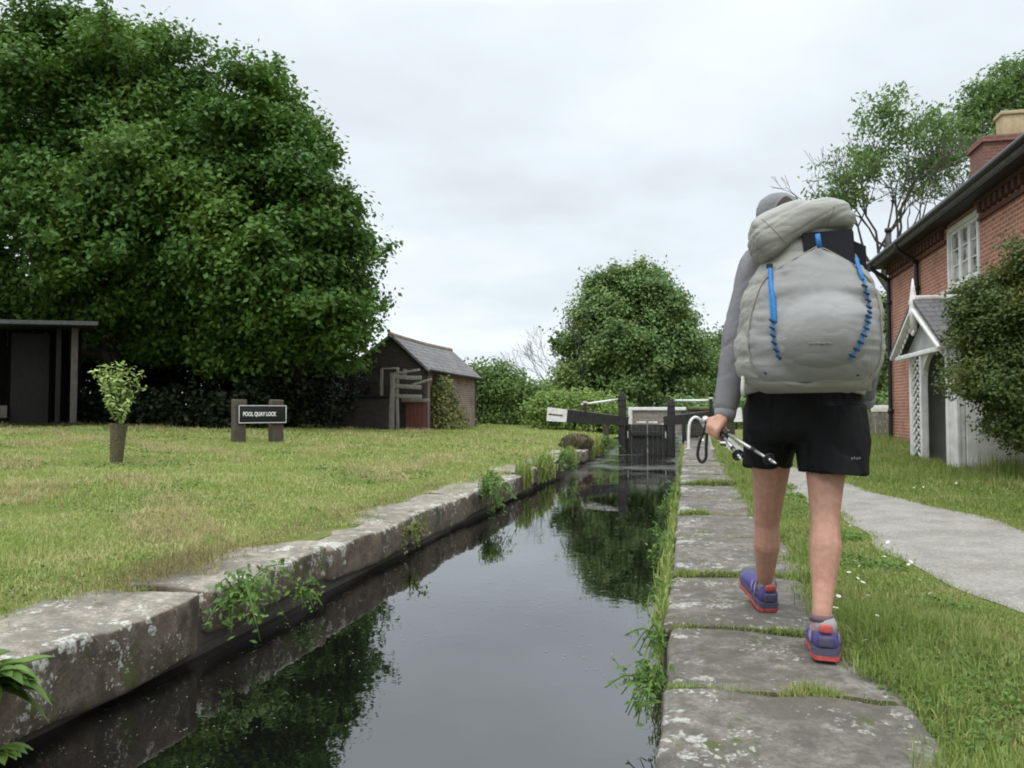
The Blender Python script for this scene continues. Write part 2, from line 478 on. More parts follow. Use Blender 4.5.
M['guard'] = simple('tree_guard_mesh', (0.15, 0.125, 0.07), (0.05, 0.048, 0.03), 60, 0.8, 0.2, 0.8, 0.01)
M['interior'] = simple('grey_plaster', (0.50, 0.50, 0.49), (0.42, 0.42, 0.41), 3, 0.9, 0.2, 0.1)

t = NT('gravel'); n = t.noise(3, 5); f = t.noise(90, 3, 0.8)
v = t.n('ShaderNodeTexVoronoi'); v.inputs['Scale'].default_value = 75; t.l(t.pos(), v.inputs['Vector'])
sp = t.n('ShaderNodeSeparateXYZ'); t.l(v.outputs['Color'], sp.inputs[0])
c = t.mix(t.step(n, 0.35, 0.65), (0.31, 0.285, 0.25), (0.235, 0.215, 0.185))
c = t.mix(t.step(sp.outputs['X'], 0.2, 0.9, 0, 0.35), c, (0.13, 0.125, 0.115))
c = t.mix(t.step(sp.outputs['Y'], 0.8, 0.97, 0, 0.45), c, (0.42, 0.41, 0.385))
c = t.mix(t.step(t.noise(1.1, 6, 0.7), 0.56, 0.72, 0, 0.6), c, (0.17, 0.15, 0.11))
t.bsdf(c, 0.95, 0.2, t.math('ADD', f, t.math('MULTIPLY', v.outputs['Distance'], -0.6)), 0.7, 0.012)
M['gravel'] = t.m

t = NT('turf_soil'); n = t.noise(1.3, 6, 0.6); f = t.noise(28, 4, 0.7)
c = t.mix(t.step(n, 0.38, 0.62), (0.12, 0.155, 0.035), (0.19, 0.175, 0.065))
c = t.mix(t.step(f, 0.4, 0.65, 0, 0.6), c, (0.075, 0.068, 0.028))
t.bsdf(c, 0.95, 0.1, f, 0.8, 0.03)
M['ground'] = t.m

t = NT('canal_water')
n = t.noise(2.2, 3, 0.5); f = t.noise(14, 2, 0.5)
ps = t.n('ShaderNodeSeparateXYZ'); t.l(t.pos(), ps.inputs[0])
far = t.step(ps.outputs['Y'], 10, 19)
film = t.math('MULTIPLY', t.step(t.noise(0.9, 7, 0.7, stretch=(0.7, 0.6, 1)), 0.42, 0.58), t.math('MULTIPLY', far, 0.75))   # dusty film drifting against the gate
col = t.mix(film, (0.0035, 0.0035, 0.003), (0.11, 0.11, 0.105))
rg = t.math('ADD', t.math('MULTIPLY', film, 0.35), 0.012)
p = t.bsdf(col, rg, 0.5, t.math('ADD', n, t.math('MULTIPLY', f, 0.15)), 0.06, 0.03)
p.inputs['IOR'].default_value = 2.6
M['water'] = t.m

M['leaf_big'] = leaf_mat('sycamore_leaves', (0.04, 0.098, 0.016), (0.098, 0.188, 0.034), (0.1, 0.18, 0.026), 0.45, 0.28)
M['leaf_far'] = leaf_mat('round_tree_leaves', (0.108, 0.182, 0.058), (0.172, 0.258, 0.086), (0.175, 0.245, 0.07), 0.35, 0.25)
M['leaf_hedge'] = leaf_mat('hedge_leaves', (0.085, 0.145, 0.038), (0.145, 0.215, 0.055), (0.125, 0.195, 0.045), 0.4, 0.25)
M['leaf_bright'] = leaf_mat('bright_bramble_leaves', (0.15, 0.235, 0.05), (0.225, 0.32, 0.08), (0.18, 0.26, 0.06), 0.5, 0.3)
M['leaf_shaded'] = leaf_mat('shaded_hedge_leaves', (0.01, 0.018, 0.006), (0.016, 0.028, 0.008), None, 0.5, 0.2)  # near-black green, shade beneath the canopy put into the leaf colour
M['leaf_ash'] = leaf_mat('ash_leaves', (0.105, 0.18, 0.05), (0.165, 0.255, 0.075), None, 0.5, 0.35)
M['leaf_shrub'] = leaf_mat('shrub_leaves', (0.055, 0.095, 0.026), (0.105, 0.15, 0.04), (0.115, 0.135, 0.032), 1.8, 0.25)
M['leaf_sap'] = leaf_mat('sapling_leaves', (0.27, 0.37, 0.1), (0.4, 0.49, 0.18), None, 1, 0.3)
M['leaf_weed'] = leaf_mat('weed_leaves', (0.07, 0.14, 0.024), (0.135, 0.215, 0.045), None, 1, 0.3)
M['leaf_ivy'] = leaf_mat('climber_leaves', (0.1, 0.12, 0.03), (0.22, 0.205, 0.055), (0.07, 0.085, 0.025), 1.5, 0.25)

def grass_mat(name, g1, g2, dry, patch=0.9, lo=0.42, hi=0.66, amt=0.85):
    t = NT(name)
    isl = t.n('ShaderNodeNewGeometry').outputs['Random Per Island']
    col = t.mix(isl, g1, g2)
    pn = t.math('ADD', t.math('MULTIPLY', t.noise(patch, 5, 0.65), 0.8), t.math('MULTIPLY', isl, 0.2))
    col = t.mix(t.step(pn, lo, hi, 0, amt), col, dry)
    p = t.bsdf(col, 0.6, 0.2)
    tr = t.n('ShaderNodeBsdfTranslucent'); t.l(col, tr.inputs[0])
    mx = t.n('ShaderNodeMixShader'); mx.inputs[0].default_value = 0.3
    t.l(p.outputs[0], mx.inputs[1]); t.l(tr.outputs[0], mx.inputs[2]); t.l(mx.outputs[0], t.o.inputs[0])
    return t.m
M['lawn'] = grass_mat('mown_grass', (0.195, 0.270, 0.054), (0.345, 0.410, 0.120), (0.50, 0.45, 0.22), 1.9, 0.44, 0.64, 0.65)
M['verge'] = grass_mat('long_grass', (0.13, 0.195, 0.036), (0.25, 0.315, 0.085), (0.38, 0.34, 0.15), 2.2, 0.47, 0.66, 0.6)
M['hay_brown'] = grass_mat('brown_clippings', (0.16, 0.13, 0.05), (0.28, 0.23, 0.10), (0.10, 0.09, 0.035), 5)
M['hay'] = grass_mat('dry_clippings', (0.40, 0.33, 0.16), (0.54, 0.46, 0.25), (0.24, 0.18, 0.09), 3)

# ------------------------------------------------------------------ setting
LX, RX = -2.37, -0.09            # the two faces of the lock chamber
WZ = -0.34                       # water level
def gh(x, y):
    """ground height"""
    x = np.asarray(x, float); y = np.asarray(y, float)
    tt = np.clip(-2.9 - x, 0, None)
    left = -0.045 + 0.065 * np.clip((-2.78 - x) / 0.3, 0, 1) + 0.80 * (1 - np.exp(-tt * 0.092)) + 0.0 * y
    right = 0.01 - 0.05 * np.clip((0.74 - x) / 0.1, 0, 1) + 0.03 * np.clip((x - 2.5) / 2.5, 0, 1)
    p = np.stack([x, y, 0 * x], -1).reshape(-1, 3)
    bump = (0.022 * wave(p, 0.9, 3) + 0.010 * wave(p, 3.0, 4)).reshape(x.shape)
    near = np.clip(np.where(x < -1, tt / 1.2, (x - 0.5) / 1.0), 0.15, 1)
    return np.where(x < -1, left, right) + bump * near

def axis(a, b, fine_a, fine_b, step, grow=1.25):
    mid = list(np.arange(fine_a, fine_b + 1e-6, step))
    lo = []; s = step; x = fine_a
    while x > a: s *= grow; x -= s; lo.append(max(x, a))
    hi = []; s = step; x = mid[-1]
    while x < b: s *= grow; x += s; hi.append(min(x, b))
    return np.array(lo[::-1] + mid + hi)
g = MB()
ys = axis(-60, 900, 0.6, 26, 0.30)
yy1 = ys[ys <= 75]
xsl = axis(-900, -2.66, -14, -2.78, 0.2)
xsr = np.concatenate([[0.52, 0.58, 0.63, 0.66, 0.70, 0.74], axis(0.80, 900, 0.80, 6, 0.2)])
for xs_ in (xsl, xsr):
    A, B = np.meshgrid(xs_, ys)
    g.grid(np.stack([A, B, gh(A, B)], -1))
xm = np.linspace(-2.66, 0.52, 5)
ym = ys[ys >= 74]
A, B = np.meshgrid(xm, ym)
g.grid(np.stack([A, B, 0 * A + 0.0], -1))
ym = ys[ys <= -3]
A, B = np.meshgrid(xm, ym)
g.grid(np.stack([A, B, 0 * A], -1))
tag(g.build('ground', M['ground']), kind='structure')

w = MB(); w.grid(np.array([[[-2.6, -6, WZ], [0.3, -6, WZ]], [[-2.6, 80, WZ], [0.3, 80, WZ]]]))
tag(w.build('water', M['water'], smooth=False), kind='structure')

PL = np.array([[-4, 1.5], [2, 1.42], [3.62, 1.36], [4.67, 1.29], [6.84, 1.22], [9.3, 1.14], [14.2, 0.92], [20, 0.86], [40, 0.84], [60, 0.9]])
PR = np.array([[-4, 2.9], [2, 2.8], [6.4, 2.42], [7.87, 2.19], [9.8, 1.90], [12.5, 1.66], [16, 1.42], [20, 1.36], [40, 1.35], [60, 1.4]])
def path_l(y): return np.interp(y, PL[:, 0], PL[:, 1]) + 0.05 * np.sin(y * 2.1) * np.minimum(1, 6 / np.maximum(y, 1)) + 0.03 * np.sin(y * 5.3 + 1)
def path_r(y): return np.interp(y, PR[:, 0], PR[:, 1]) + 0.06 * np.sin(y * 1.7 + 2) * np.minimum(1, 6 / np.maximum(y, 1)) + 0.03 * np.sin(y * 4.7)
yp = np.concatenate([np.arange(-4, 20, 0.15), np.arange(20, 60, 1.0)])
u = np.linspace(0, 1, 9)
X_ = path_l(yp)[:, None] * (1 - u) + path_r(yp)[:, None] * u
Y_ = np.repeat(yp[:, None], 9, 1)
Z_ = gh(X_, Y_) + 0.004 + 0.012 * np.sin(u * math.pi)[None]
pm = MB(); pm.grid(np.stack([X_, Y_, Z_], -1))
tag(pm.build('path', M['gravel']), kind='structure')

# ------------------------------------------------------------------ lock walls
def coping(root, xa, xb, y0, y1, z, thick, mat, seed, amp=0.012):
    m = MB()
    m.box(((xa + xb) / 2, (y0 + y1) / 2, z - thick / 2), (xb - xa, y1 - y0, thick), 0.032, None, 0.06, amp, 4.5, seed)
    vv = m.v[-1]; nearc = np.exp(-((np.minimum(vv[:, 1] - y0, y1 - vv[:, 1]) / 0.07) ** 2))       # chipped, worn ends and edges
    vv[:, 2] -= nearc * (0.004 + 0.009 * wave(vv, (7, 7, 0.1), seed + 3)) + 0.006 * crease(vv, (6, 6, 1), seed + 8)
    vv[:, :] += 0.004 * np.stack([wave(vv, 17, seed + 4), wave(vv, 17, seed + 5), wave(vv, 17, seed + 6)], 1)
    vv[:, 1] += 0.012 * wave(vv, (5, 0.1, 5), seed + 7)
    return m.build('coping_stone', mat, root)
lw = thing('lock_wall', (LX, 1, WZ), 'far lock wall of brown lichened coping stones beside the mown lawn', 'lock wall')
m = MB(); m.box((LX - 0.055 - 0.25, 28, -0.85), (0.5, 70, 1.42), 0.01)
m.build('brick_face', M['lock_brick'], lw)
joints = [-0.6, 1.25, 3.46, 4.86, 6.46, 8.25, 9.7, 11.3, 12.9, 14.4, 16.1, 17.7, 19.4, 21.0, 22.6, 24.5]
for i, (a, b) in enumerate(zip(joints[:-1], joints[1:])):
    g_ = np.random.default_rng(i + 40)
    gap = 0.012 if i != 2 else 0.012
    sx = float(g_.uniform(-0.025, 0.022))
    th = {1: 0.31, 2: 0.215, 3: 0.24, 4: 0.27}.get(i, 0.26)
    a2 = a + gap + (0.05 if i == 2 else 0)
    coping(lw, -2.98, LX + sx - (0.015 if i == 2 else 0), a2, b - gap, 0.0 + float(g_.uniform(-0.04, 0.015)), th, M['coping'], i * 5)
rw = thing('lock_wall', (RX, 1, WZ), 'towpath lock wall of flat grey coping stones under the walker', 'lock wall')
m = MB(); m.box((0.205, 28, -0.85), (0.5, 70, 1.45), 0.01); m.build('brick_face', M['lock_brick'], rw)
joints = [-1.0, 1.1, 2.60, 3.36, 4.45, 5.7, 6.95, 8.3, 9.8, 11.4, 13.0, 14.7, 16.4, 18.2, 20.0, 22.0, 24.2]
for i, (a, b) in enumerate(zip(joints[:-1], joints[1:])):
    g_ = np.random.default_rng(i + 80)
    coping(rw, RX + float(g_.uniform(-0.012, 0.012)), 0.60 + (0.06 if i < 3 else 0.0) + float(g_.uniform(-0.02, 0.05)), a + 0.012, b - 0.012, float(g_.uniform(-0.012, 0.012)), 0.28, M['coping_r'], 200 + i * 5, 0.009)

for root_, xa_, xb_, js_ in ((rw, RX + 0.01, 0.62, joints),):
    for yj in js_[1:12]:
        m = MB(); m.box(((xa_ + xb_) / 2, yj, -0.070), (xb_ - xa_, 0.075, 0.13), 0.02, None, 0.025, 0.010, 11, int(yj * 10))
        m.build('joint_moss', M['moss'], root_)

# ------------------------------------------------------------------ lock gate, bridge, ladder hoop
GY = 22.4
def lock_gate_half(side):
    left = side < 0
    root = thing('lock_gate', at(622 if left else 671.5, 452, GY),
                 'black lock gate leaf with balance beam over the lawn' if left else 'black lock gate leaf whose beam runs behind the walker', 'lock gate')
    # heel post
    px = 622.5 if left else 671.5
    p = at(px, 452, GY); top = at(px, 395 if left else 401, GY)
    m = MB(); m.box((p[0], GY, (top[2] - 0.5) / 2), (0.21, 0.24, top[2] + 0.5), 0.02)
    m.box((p[0], GY, top[2] + 0.02), (0.13, 0.15, 0.06), 0.02)
    m.build('heel_post', M['black_wood'], root)
    for k, dz in enumerate((-0.14, -0.3)):
        c = MB(); c.box((p[0], GY, top[2] + dz), (0.235, 0.265, 0.035), 0.006); c.build('iron_band', M['black_gloss'], root)
    # leaf of upright boards, meeting the other leaf at the middle
    x0 = p[0]; xm_ = at(647.3, 430, GY)[0]; sg = 1 if left else -1
    zt = at(640, 424.5, GY)[2]
    n = 4
    xs_ = np.linspace(x0 + sg * 0.107, xm_ - sg * 0.012, n + 1)
    m = MB()
    for a, b in zip(xs_[:-1], xs_[1:]):
        m.box(((a + b) / 2, GY + 0.05, (zt - 0.6) / 2), (abs(b - a) - 0.008, 0.09, zt + 0.6), 0.008)
    lf = m.build('gate_boards', M['black_wood'], root)
    m = MB(); m.box(((xs_[1] + xs_[-1]) / 2, GY - 0.04, 0.25), (abs(xs_[-1] - xs_[1]) - 0.01, 0.07, 0.14), 0.01); m.build('cross_rail', M['black_wood'], root)
    m = MB(); m.box(((xs_[2] + xs_[-1]) / 2 - sg * 0.01, GY + 0.05, zt + 0.06), (abs(xs_[-1] - xs_[2]) - 0.03, 0.13, 0.05), 0.008); m.build('top_cap', M['white_worn'], root)
    m = MB(); m.box(((xs_[0] + xs_[1]) / 2 + sg * 0.05, GY + 0.05, zt + 0.014), (abs(xs_[1] - xs_[0]) - 0.04, 0.11, 0.025), 0.006); m.build('top_cap', M['white_worn'], root)
    m = MB(); m.box((xs_[0] + sg * 0.05, GY - 0.02, 0.22), (0.025, 0.03, 0.2), 0.006); m.build('white_mark', M['white_worn'], root)
    # balance beam
    if left: e0, e1 = at(628, 421.5, GY), at(547, 414, 21.9)
    else: e0, e1 = at(664, 421, GY), at(742, 414.5, 22.2)
    e0 = np.array(e0); e1 = np.array(e1); d = (e1 - e0)
    cut = e0 + d * (0.755 if left else 0.89)
    m = MB()
    A0 = rot_to(d)
    def sec(c, w_, h_): return [c + A0[:, 0] * sx_ * w_ / 2 + A0[:, 2] * sz_ * h_ / 2 for sx_, sz_ in ((-1, -1), (1, -1), (1, 1), (-1, 1))]
    q = sec(e0, 0.2, 0.25) + sec(cut, 0.26, 0.36)
    m.add(q, [(0, 1, 2, 3), (7, 6, 5, 4)] + [(i, (i + 1) % 4, 4 + (i + 1) % 4, 4 + i) for i in range(4)])
    bm_ = m.build('balance_beam', M['black_wood'], root, smooth=False)
    m = MB(); q = sec(cut + d * 0.003, 0.262, 0.362) + sec(e1, 0.28, 0.40)
    m.add(q, [(0, 1, 2, 3), (7, 6, 5, 4)] + [(i, (i + 1) % 4, 4 + (i + 1) % 4, 4 + i) for i in range(4)])
    m.build('white_end', M['white'], bm_, smooth=False)
    m = MB(); m.bar(e0 + (0, 0, 0.135), cut + (0, 0, 0.192), 0.12, 0.02, 0.004); m.build('weathered_top', M['grey_wood'], bm_)
    if left:      # faint painted line of lettering, too worn to read
        f0 = cut + d * 0.06; m = MB(); g_ = np.random.default_rng(5)
        side_ = -A0[:, 0] if (-A0[:, 0])[1] < 0 else A0[:, 0]
        for k in range(16):
            c = f0 + d * 0.011 * k + side_ * 0.142
            m.box(c, (0.01, 0.028 if k % 5 else 0.012, float(g_.uniform(0.03, 0.05))), 0.001, A0)
        m.build('faded_lettering', M['dark_wood'], bm_)
    # handrail above the beam
    if left: r0, r1, pp = at(618, 399.5, GY), at(581, 404.5, 22.1), at(585, 418, 22.12)
    else: r0, r1, pp = at(675, 400.5, GY), at(713, 400.5, 22.2), at(711, 414, 22.2)
    m = MB(); m.tube([r0, r1], [0.03, 0.03], 8); m.build('handrail', M['white'], root)
    m = MB(); m.box((pp[0], pp[1], (pp[2] + r1[2]) / 2), (0.1, 0.1, r1[2] - pp[2] + 0.1), 0.01); m.build('rail_post', M['black_wood'], root)
    m = MB(); m.box((pp[0], pp[1], r1[2] + 0.06), (0.12, 0.12, 0.05), 0.015); m.build('rail_post_cap', M['white_worn'], root)
    if left:
        q = at(606, 436, 22.2); m = MB(); m.box((q[0], 22.25, 0.22), (0.16, 0.14, 0.5), 0.015); m.build('beam_prop', M['dark_wood'], root)
lock_gate_half(-1); lock_gate_half(1)

BY = 29.6
fb = thing('footbridge', at(656, 430, BY), 'grey footbridge with a white top rail beyond the lock gate', 'footbridge')
a, b = at(628.5, 408.8, BY), at(686, 408.8, BY)
m = MB(); m.box(((a[0] + b[0]) / 2, BY, a[2]), (b[0] - a[0], 0.14, 0.12), 0.012); m.build('top_rail', M['white'], fb)
c = at(630.5, 420, BY); m = MB(); m.box((c[0], BY + 0.01, (a[2] - 0.35) / 2 - 0.03), (0.15, 0.16, a[2] + 0.33), 0.012); m.build('rail_post', M['white_worn'], fb)
c2 = at(684, 420, BY); m = MB(); m.box((c2[0], BY + 0.01, (a[2] - 0.35) / 2 - 0.03), (0.15, 0.16, a[2] + 0.33), 0.012); m.build('rail_post', M['black_wood'], fb)
m = MB()
for k in range(6):
    zc_ = a[2] - 0.14 - k * 0.152
    m.box(((c[0] + c2[0]) / 2, BY + 0.03, zc_), (c2[0] - c[0] - 0.155, 0.06, 0.146), 0.008, None, 0, 0)
m.build('side_boards', M['grey_wood'], fb)
pw = thing('parapet_wall', at(702, 430, 31.0), 'low mossy stone parapet to the right of the grey footbridge', 'wall')
a, b = at(687.5, 408, 31.0), at(735, 408, 31.0)
m = MB(); m.box(((a[0] + b[0]) / 2, 31, 0.42), (b[0] - a[0], 0.35, 1.0), 0.04, None, 0.2, 0.03, 3); m.build('wall', M['lock_brick'], pw)
m = MB(); m.box(((a[0] + b[0]) / 2, 31, 1.0), (b[0] - a[0] + 0.06, 0.45, 0.14), 0.05, None, 0.2, 0.02, 3)
m.build('coping', simple('mossy_coping', (0.11, 0.115, 0.06), (0.07, 0.085, 0.03), 6, 0.95, 0.1, 0.7, 0.02), pw)

hp = thing('ladder_hoop', (0.15, 18.6, 0), 'white bent tube handrail standing on the towpath coping near the gate', 'handrail')
P = [at(688.6, 444, 18.6), at(688.8, 432, 18.6), at(689.5, 424, 18.6), at(692, 419, 18.65), at(695.5, 417.3, 18.7), at(699, 418.6, 18.75), at(702, 422.5, 18.8), at(707, 433, 18.9), at(712, 444, 19)]
def smooth_line(P, n=6):
    P = np.asarray(P, float); out_ = []
    for i in range(len(P) - 1):
        p0, p1, p2, p3 = P[max(i - 1, 0)], P[i], P[i + 1], P[min(i + 2, len(P) - 1)]
        for t_ in np.linspace(0, 1, n, endpoint=False):
            out_.append(0.5 * ((2 * p1) + (-p0 + p2) * t_ + (2 * p0 - 5 * p1 + 4 * p2 - p3) * t_ ** 2 + (-p0 + 3 * p1 - 3 * p2 + p3) * t_ ** 3))
    out_.append(P[-1]); return np.array(out_)
P[0] = np.array(P[0]); P[0][2] = -0.01; P[-1] = np.array(P[-1]); P[-1][2] = -0.01
m = MB(); m.tube(smooth_line(P), 0.032, 10); m.build('tube', M['white'], hp)
for q in (P[0], P[-1]):
    m = MB(); m.lathe([(0.07, -0.005), (0.07, 0.015), (0.04, 0.02)], (q[0], q[1], 0.0), 12); m.build('foot_plate', M['white_worn'], hp)

bo = thing('stone_marker', atz(723, 446, 0.0), 'small white-topped block in the verge grass beyond the walker\'s hand', 'marker')
q = atz(723, 447, 0.0)
m = MB(); m.box((q[0], q[1], 0.03), (0.15, 0.15, 0.12), 0.03, None, 0.04, 0.008); m.build('block', M['black_wood'], bo)
m = MB(); m.box((q[0], q[1], 0.105), (0.155, 0.155, 0.05), 0.02, None, 0.04, 0.006); m.build('painted_top', M['white'], bo)

# ------------------------------------------------------------------ brick house
HX, HY0, HY1, EZ = 5.0, 5.5, 21.05, 4.62
hs = thing('brick_house', (HX, 13, 0), 'two storey red brick cottage with white porch facing the towpath', 'house')
HB = 11.2
m = MB()
wy0, wy1, wz0, wz1 = 14.80, 16.45, 3.22, 4.44
y_p0, y_p1 = 12.45, 13.85
for (a0, a1, b0, b1) in ((HY0, wy0, -0.4, EZ), (wy1, HY1, -0.4, EZ), (wy0, wy1, -0.4, wz0), (wy0, wy1, wz1, EZ)):
    m.box((HX + 0.15, (a0 + a1) / 2, (b0 + b1) / 2), (0.3, a1 - a0, b1 - b0), 0.001)
m.box((HX + 0.301 + (HB - HX - 0.3) / 2, HY1 - 0.15, EZ / 2 - 0.2), (HB - HX - 0.3, 0.3, EZ + 0.4), 0.001)
m.box((HX + 0.301 + (HB - HX - 0.3) / 2, HY0 + 0.15, EZ / 2 - 0.2), (HB - HX - 0.3, 0.3, EZ + 0.4), 0.001)
RXC, RZ = (HX + HB) / 2, EZ + (HB - HX) / 2 * 0.72
m.prism([(HX + 0.02, HY1 - 0.02, EZ + 0.001), (HB, HY1 - 0.02, EZ + 0.001), (RXC, HY1 - 0.02, RZ)], (0, -0.26, 0))
m.build('wall', M['house_brick'], hs, smooth=False)
m = MB()
for s in (-1, 1):
    e = np.array([RXC + s * ((HB - HX) / 2 + 0.42), 0, EZ - 0.42 * 0.72 + 0.17]); r_ = np.array([RXC, 0, RZ + 0.17])
    nrm = np.array([s * 0.72, 0, 1.0]); nrm /= np.linalg.norm(nrm)
    poly = [e + (0, HY0 - 0.3, 0), r_ + (0, HY0 - 0.3, 0), r_ + (0, HY1 + 0.28, 0), e + (0, HY1 + 0.28, 0)]
    m.prism(poly, nrm * 0.09)
roof = m.build('roof', M['slate_house'], hs, smooth=False)
# chimney on the roof
cx, cyy = 7.05, 19.4
ch0 = atx(984, 142, 6.55)
cyy = ch0[1]
m = MB(); m.box((6.55 + 0.65, cyy + 0.45, 5.9), (1.3, 0.9, 2.6), 0.004)
zt = ch0[2]
m.v[-1][:, 2] += zt - 7.2
m.box((6.55 + 0.65, cyy + 0.45, zt + 0.06), (1.42, 1.02, 0.14), 0.006)
chm = m.build('chimney', M['chimney_brick'], roof, smooth=False)
pq = at(1011, 120, cyy + 0.4)
for dx in (0.0, 0.62):
    m = MB(); m.box((pq[0] + dx, cyy + 0.45, zt + 0.4), (0.46, 0.4, 0.58), 0.02); m.box((pq[0] + dx, cyy + 0.45, zt + 0.71), (0.54, 0.48, 0.09), 0.02)
    m.build('chimney_pot', M['pot'], roof)
# soffit, fascia, gutter, dentil course
m = MB(); m.box((HX - 0.17, (HY0 + HY1) / 2 + 0.05, EZ - 0.06), (0.36, HY1 - HY0 + 0.4, 0.05), 0.004); m.build('soffit', M['black_wood'], hs)
m = MB(); m.box((HX - 0.375, (HY0 + HY1) / 2 + 0.05, EZ - 0.02), (0.04, HY1 - HY0 + 0.5, 0.22), 0.004); m.build('fascia', M['black_wood'], hs)
m = MB(); m.tube([(HX - 0.46, HY0 - 0.2, EZ + 0.03), (HX - 0.46, HY1 + 0.3, EZ + 0.0)], 0.065, 10); m.build('gutter', M['black_gloss'], hs)
m = MB()
for y in np.arange(HY0 + 0.2, HY1, 0.24):
    if wy0 - 0.1 < y < wy1 + 0.1: continue
    m.box((HX - 0.05, y, EZ - 0.23), (0.1, 0.11, 0.16), 0.004)
for (a0, a1) in ((HY0, wy0 - 0.05), (wy1 + 0.05, HY1 + 0.03)):
    m.box((HX - 0.03, (a0 + a1) / 2, EZ - 0.40), (0.06, a1 - a0, 0.06), 0.004)
    m.box((HX - 0.055, (a0 + a1) / 2, EZ - 0.11), (0.11, a1 - a0, 0.07), 0.004)
m.build('dentil_course', brick_mat('eaves_brick', (0.15, 0.062, 0.05), (0.11, 0.05, 0.042), (0.11, 0.08, 0.07)), hs)
# downpipes with swan necks
for yv in (20.75, 18.35):
    P = smooth_line([(HX - 0.46, yv, EZ - 0.02), (HX - 0.46, yv, EZ - 0.14), (HX - 0.33, yv, EZ - 0.26), (HX - 0.10, yv, EZ - 0.44), (HX - 0.07, yv, EZ - 0.6), (HX - 0.07, yv, 2.0), (HX - 0.07, yv, 0.02)], 4)
    m = MB(); m.tube(P, 0.05, 8)
    for zc_ in (3.6, 2.2, 0.9): m.lathe([(0.052, -0.05), (0.068, -0.045), (0.068, 0.045), (0.052, 0.05)], (HX - 0.07, yv, zc_), 10)
    m.build('downpipe', M['black_gloss'], hs)
vp = atx(888.5, 236, 5.3)
m = MB(); m.tube([(5.3, vp[1], EZ), (5.3, vp[1], vp[2] + 0.15)], 0.075, 10); m.lathe([(0.08, 0), (0.1, 0.02), (0.1, 0.1), (0.05, 0.12)], (5.3, vp[1], vp[2] + 0.1), 10)
m.build('vent_pipe', M['black_gloss'], roof)
# window
win = MB()
fx = HX + 0.03
for y in (wy0 + 0.045, wy1 - 0.045): win.box((fx, y, (wz0 + wz1) / 2), (0.12, 0.09, wz1 - wz0), 0.008)
for z in (wz0 + 0.045, wz1 - 0.045): win.box((fx + 0.001, (wy0 + wy1) / 2, z), (0.116, wy1 - wy0 - 0.182, 0.09), 0.008)
win = win.build('window', M['white'], hs)
third = (wy1 - wy0 - 0.18) / 3
for k in range(3):
    a0 = wy0 + 0.09 + k * third; a1 = a0 + third
    sx_ = fx + 0.012
    m = MB()
    for y in (a0 + 0.035, a1 - 0.035): m.box((sx_, y, (wz0 + wz1) / 2), (0.06, 0.066, wz1 - wz0 - 0.186), 0.006)
    for z in (wz0 + 0.125, wz1 - 0.125): m.box((sx_ + 0.001, (a0 + a1) / 2, z), (0.056, third - 0.14, 0.06), 0.006)
    hh = wz1 - wz0 - 0.3
    for j in (1, 2): m.box((sx_ + 0.004, (a0 + a1) / 2, wz0 + 0.15 + hh * j / 3), (0.03, third - 0.138, 0.026), 0.004)
    m.build('casement', M['white'], win)
    m = MB(); m.box((sx_ + 0.026, (a0 + a1) / 2, (wz0 + wz1) / 2), (0.008, third - 0.10, wz1 - wz0 - 0.24), 0.001)
    tt = NT('window_glass'); tt.bsdf(tt.mix(tt.step(tt.noise(3.5, 2), 0.42, 0.55), (0.03, 0.033, 0.035), (0.42, 0.42, 0.41)), 0.08, 0.6); m.build('pane', tt.m, win)
m = MB(); m.box((HX - 0.06, (wy0 + wy1) / 2, wz0 - 0.03), (0.16, wy1 - wy0 + 0.12, 0.06), 0.01); m.build('sill', M['white_worn'], win)
# porch
PX = 3.72; PY0, PY1 = 11.80, 14.10; PM = (PY0 + PY1) / 2
pz = 1.86
po = MB()       # front boarding and side walls
po.box((PX, 12.035, pz / 2), (0.07, 0.47, pz), 0.008)
FPB = MB().box((PX, 13.77, pz / 2), (0.07, 0.64, pz), 0.008)
po.box(((PX + HX) / 2 + 0.02, PY0 + 0.0, pz / 2), (HX - PX - 0.05, 0.06, pz), 0.006)
FPB.box(((PX + HX) / 2 + 0.02, PY1 - 0.0, pz / 2), (HX - PX - 0.05, 0.06, pz), 0.006)
porch = po.build('porch', M['white'], hs)
FPB.build('side_boarding', M['white'], porch)
for (yy_, wdt) in ((11.85, 0.12), (12.23, 0.09), (13.5, 0.1), (14.07, 0.12)):
    m = MB(); m.box((PX - 0.045, yy_, pz / 2 + 0.005), (0.055, wdt, pz - 0.03), 0.012); m.build('post', M['white'], porch)
# trellis strip beside the entrance
m = MB()
ly0, ly1 = 13.62, 13.95
for z in np.arange(0.15, 1.75, 0.125):
    m.bar((PX - 0.045, ly0, z), (PX - 0.045, ly1, z + 0.2), 0.03, 0.016, 0.002, (1, 0, 0)); m.bar((PX - 0.062, ly1, z), (PX - 0.062, ly0, z + 0.2), 0.03, 0.016, 0.002, (1, 0, 0))
m.build('trellis', M['white'], porch)
m = MB(); m.box((PX - 0.0365, (ly0 + ly1) / 2, 0.98), (0.003, ly1 - ly0, 1.7), 0.001); m.build('trellis_back', M['shed_post'], porch)
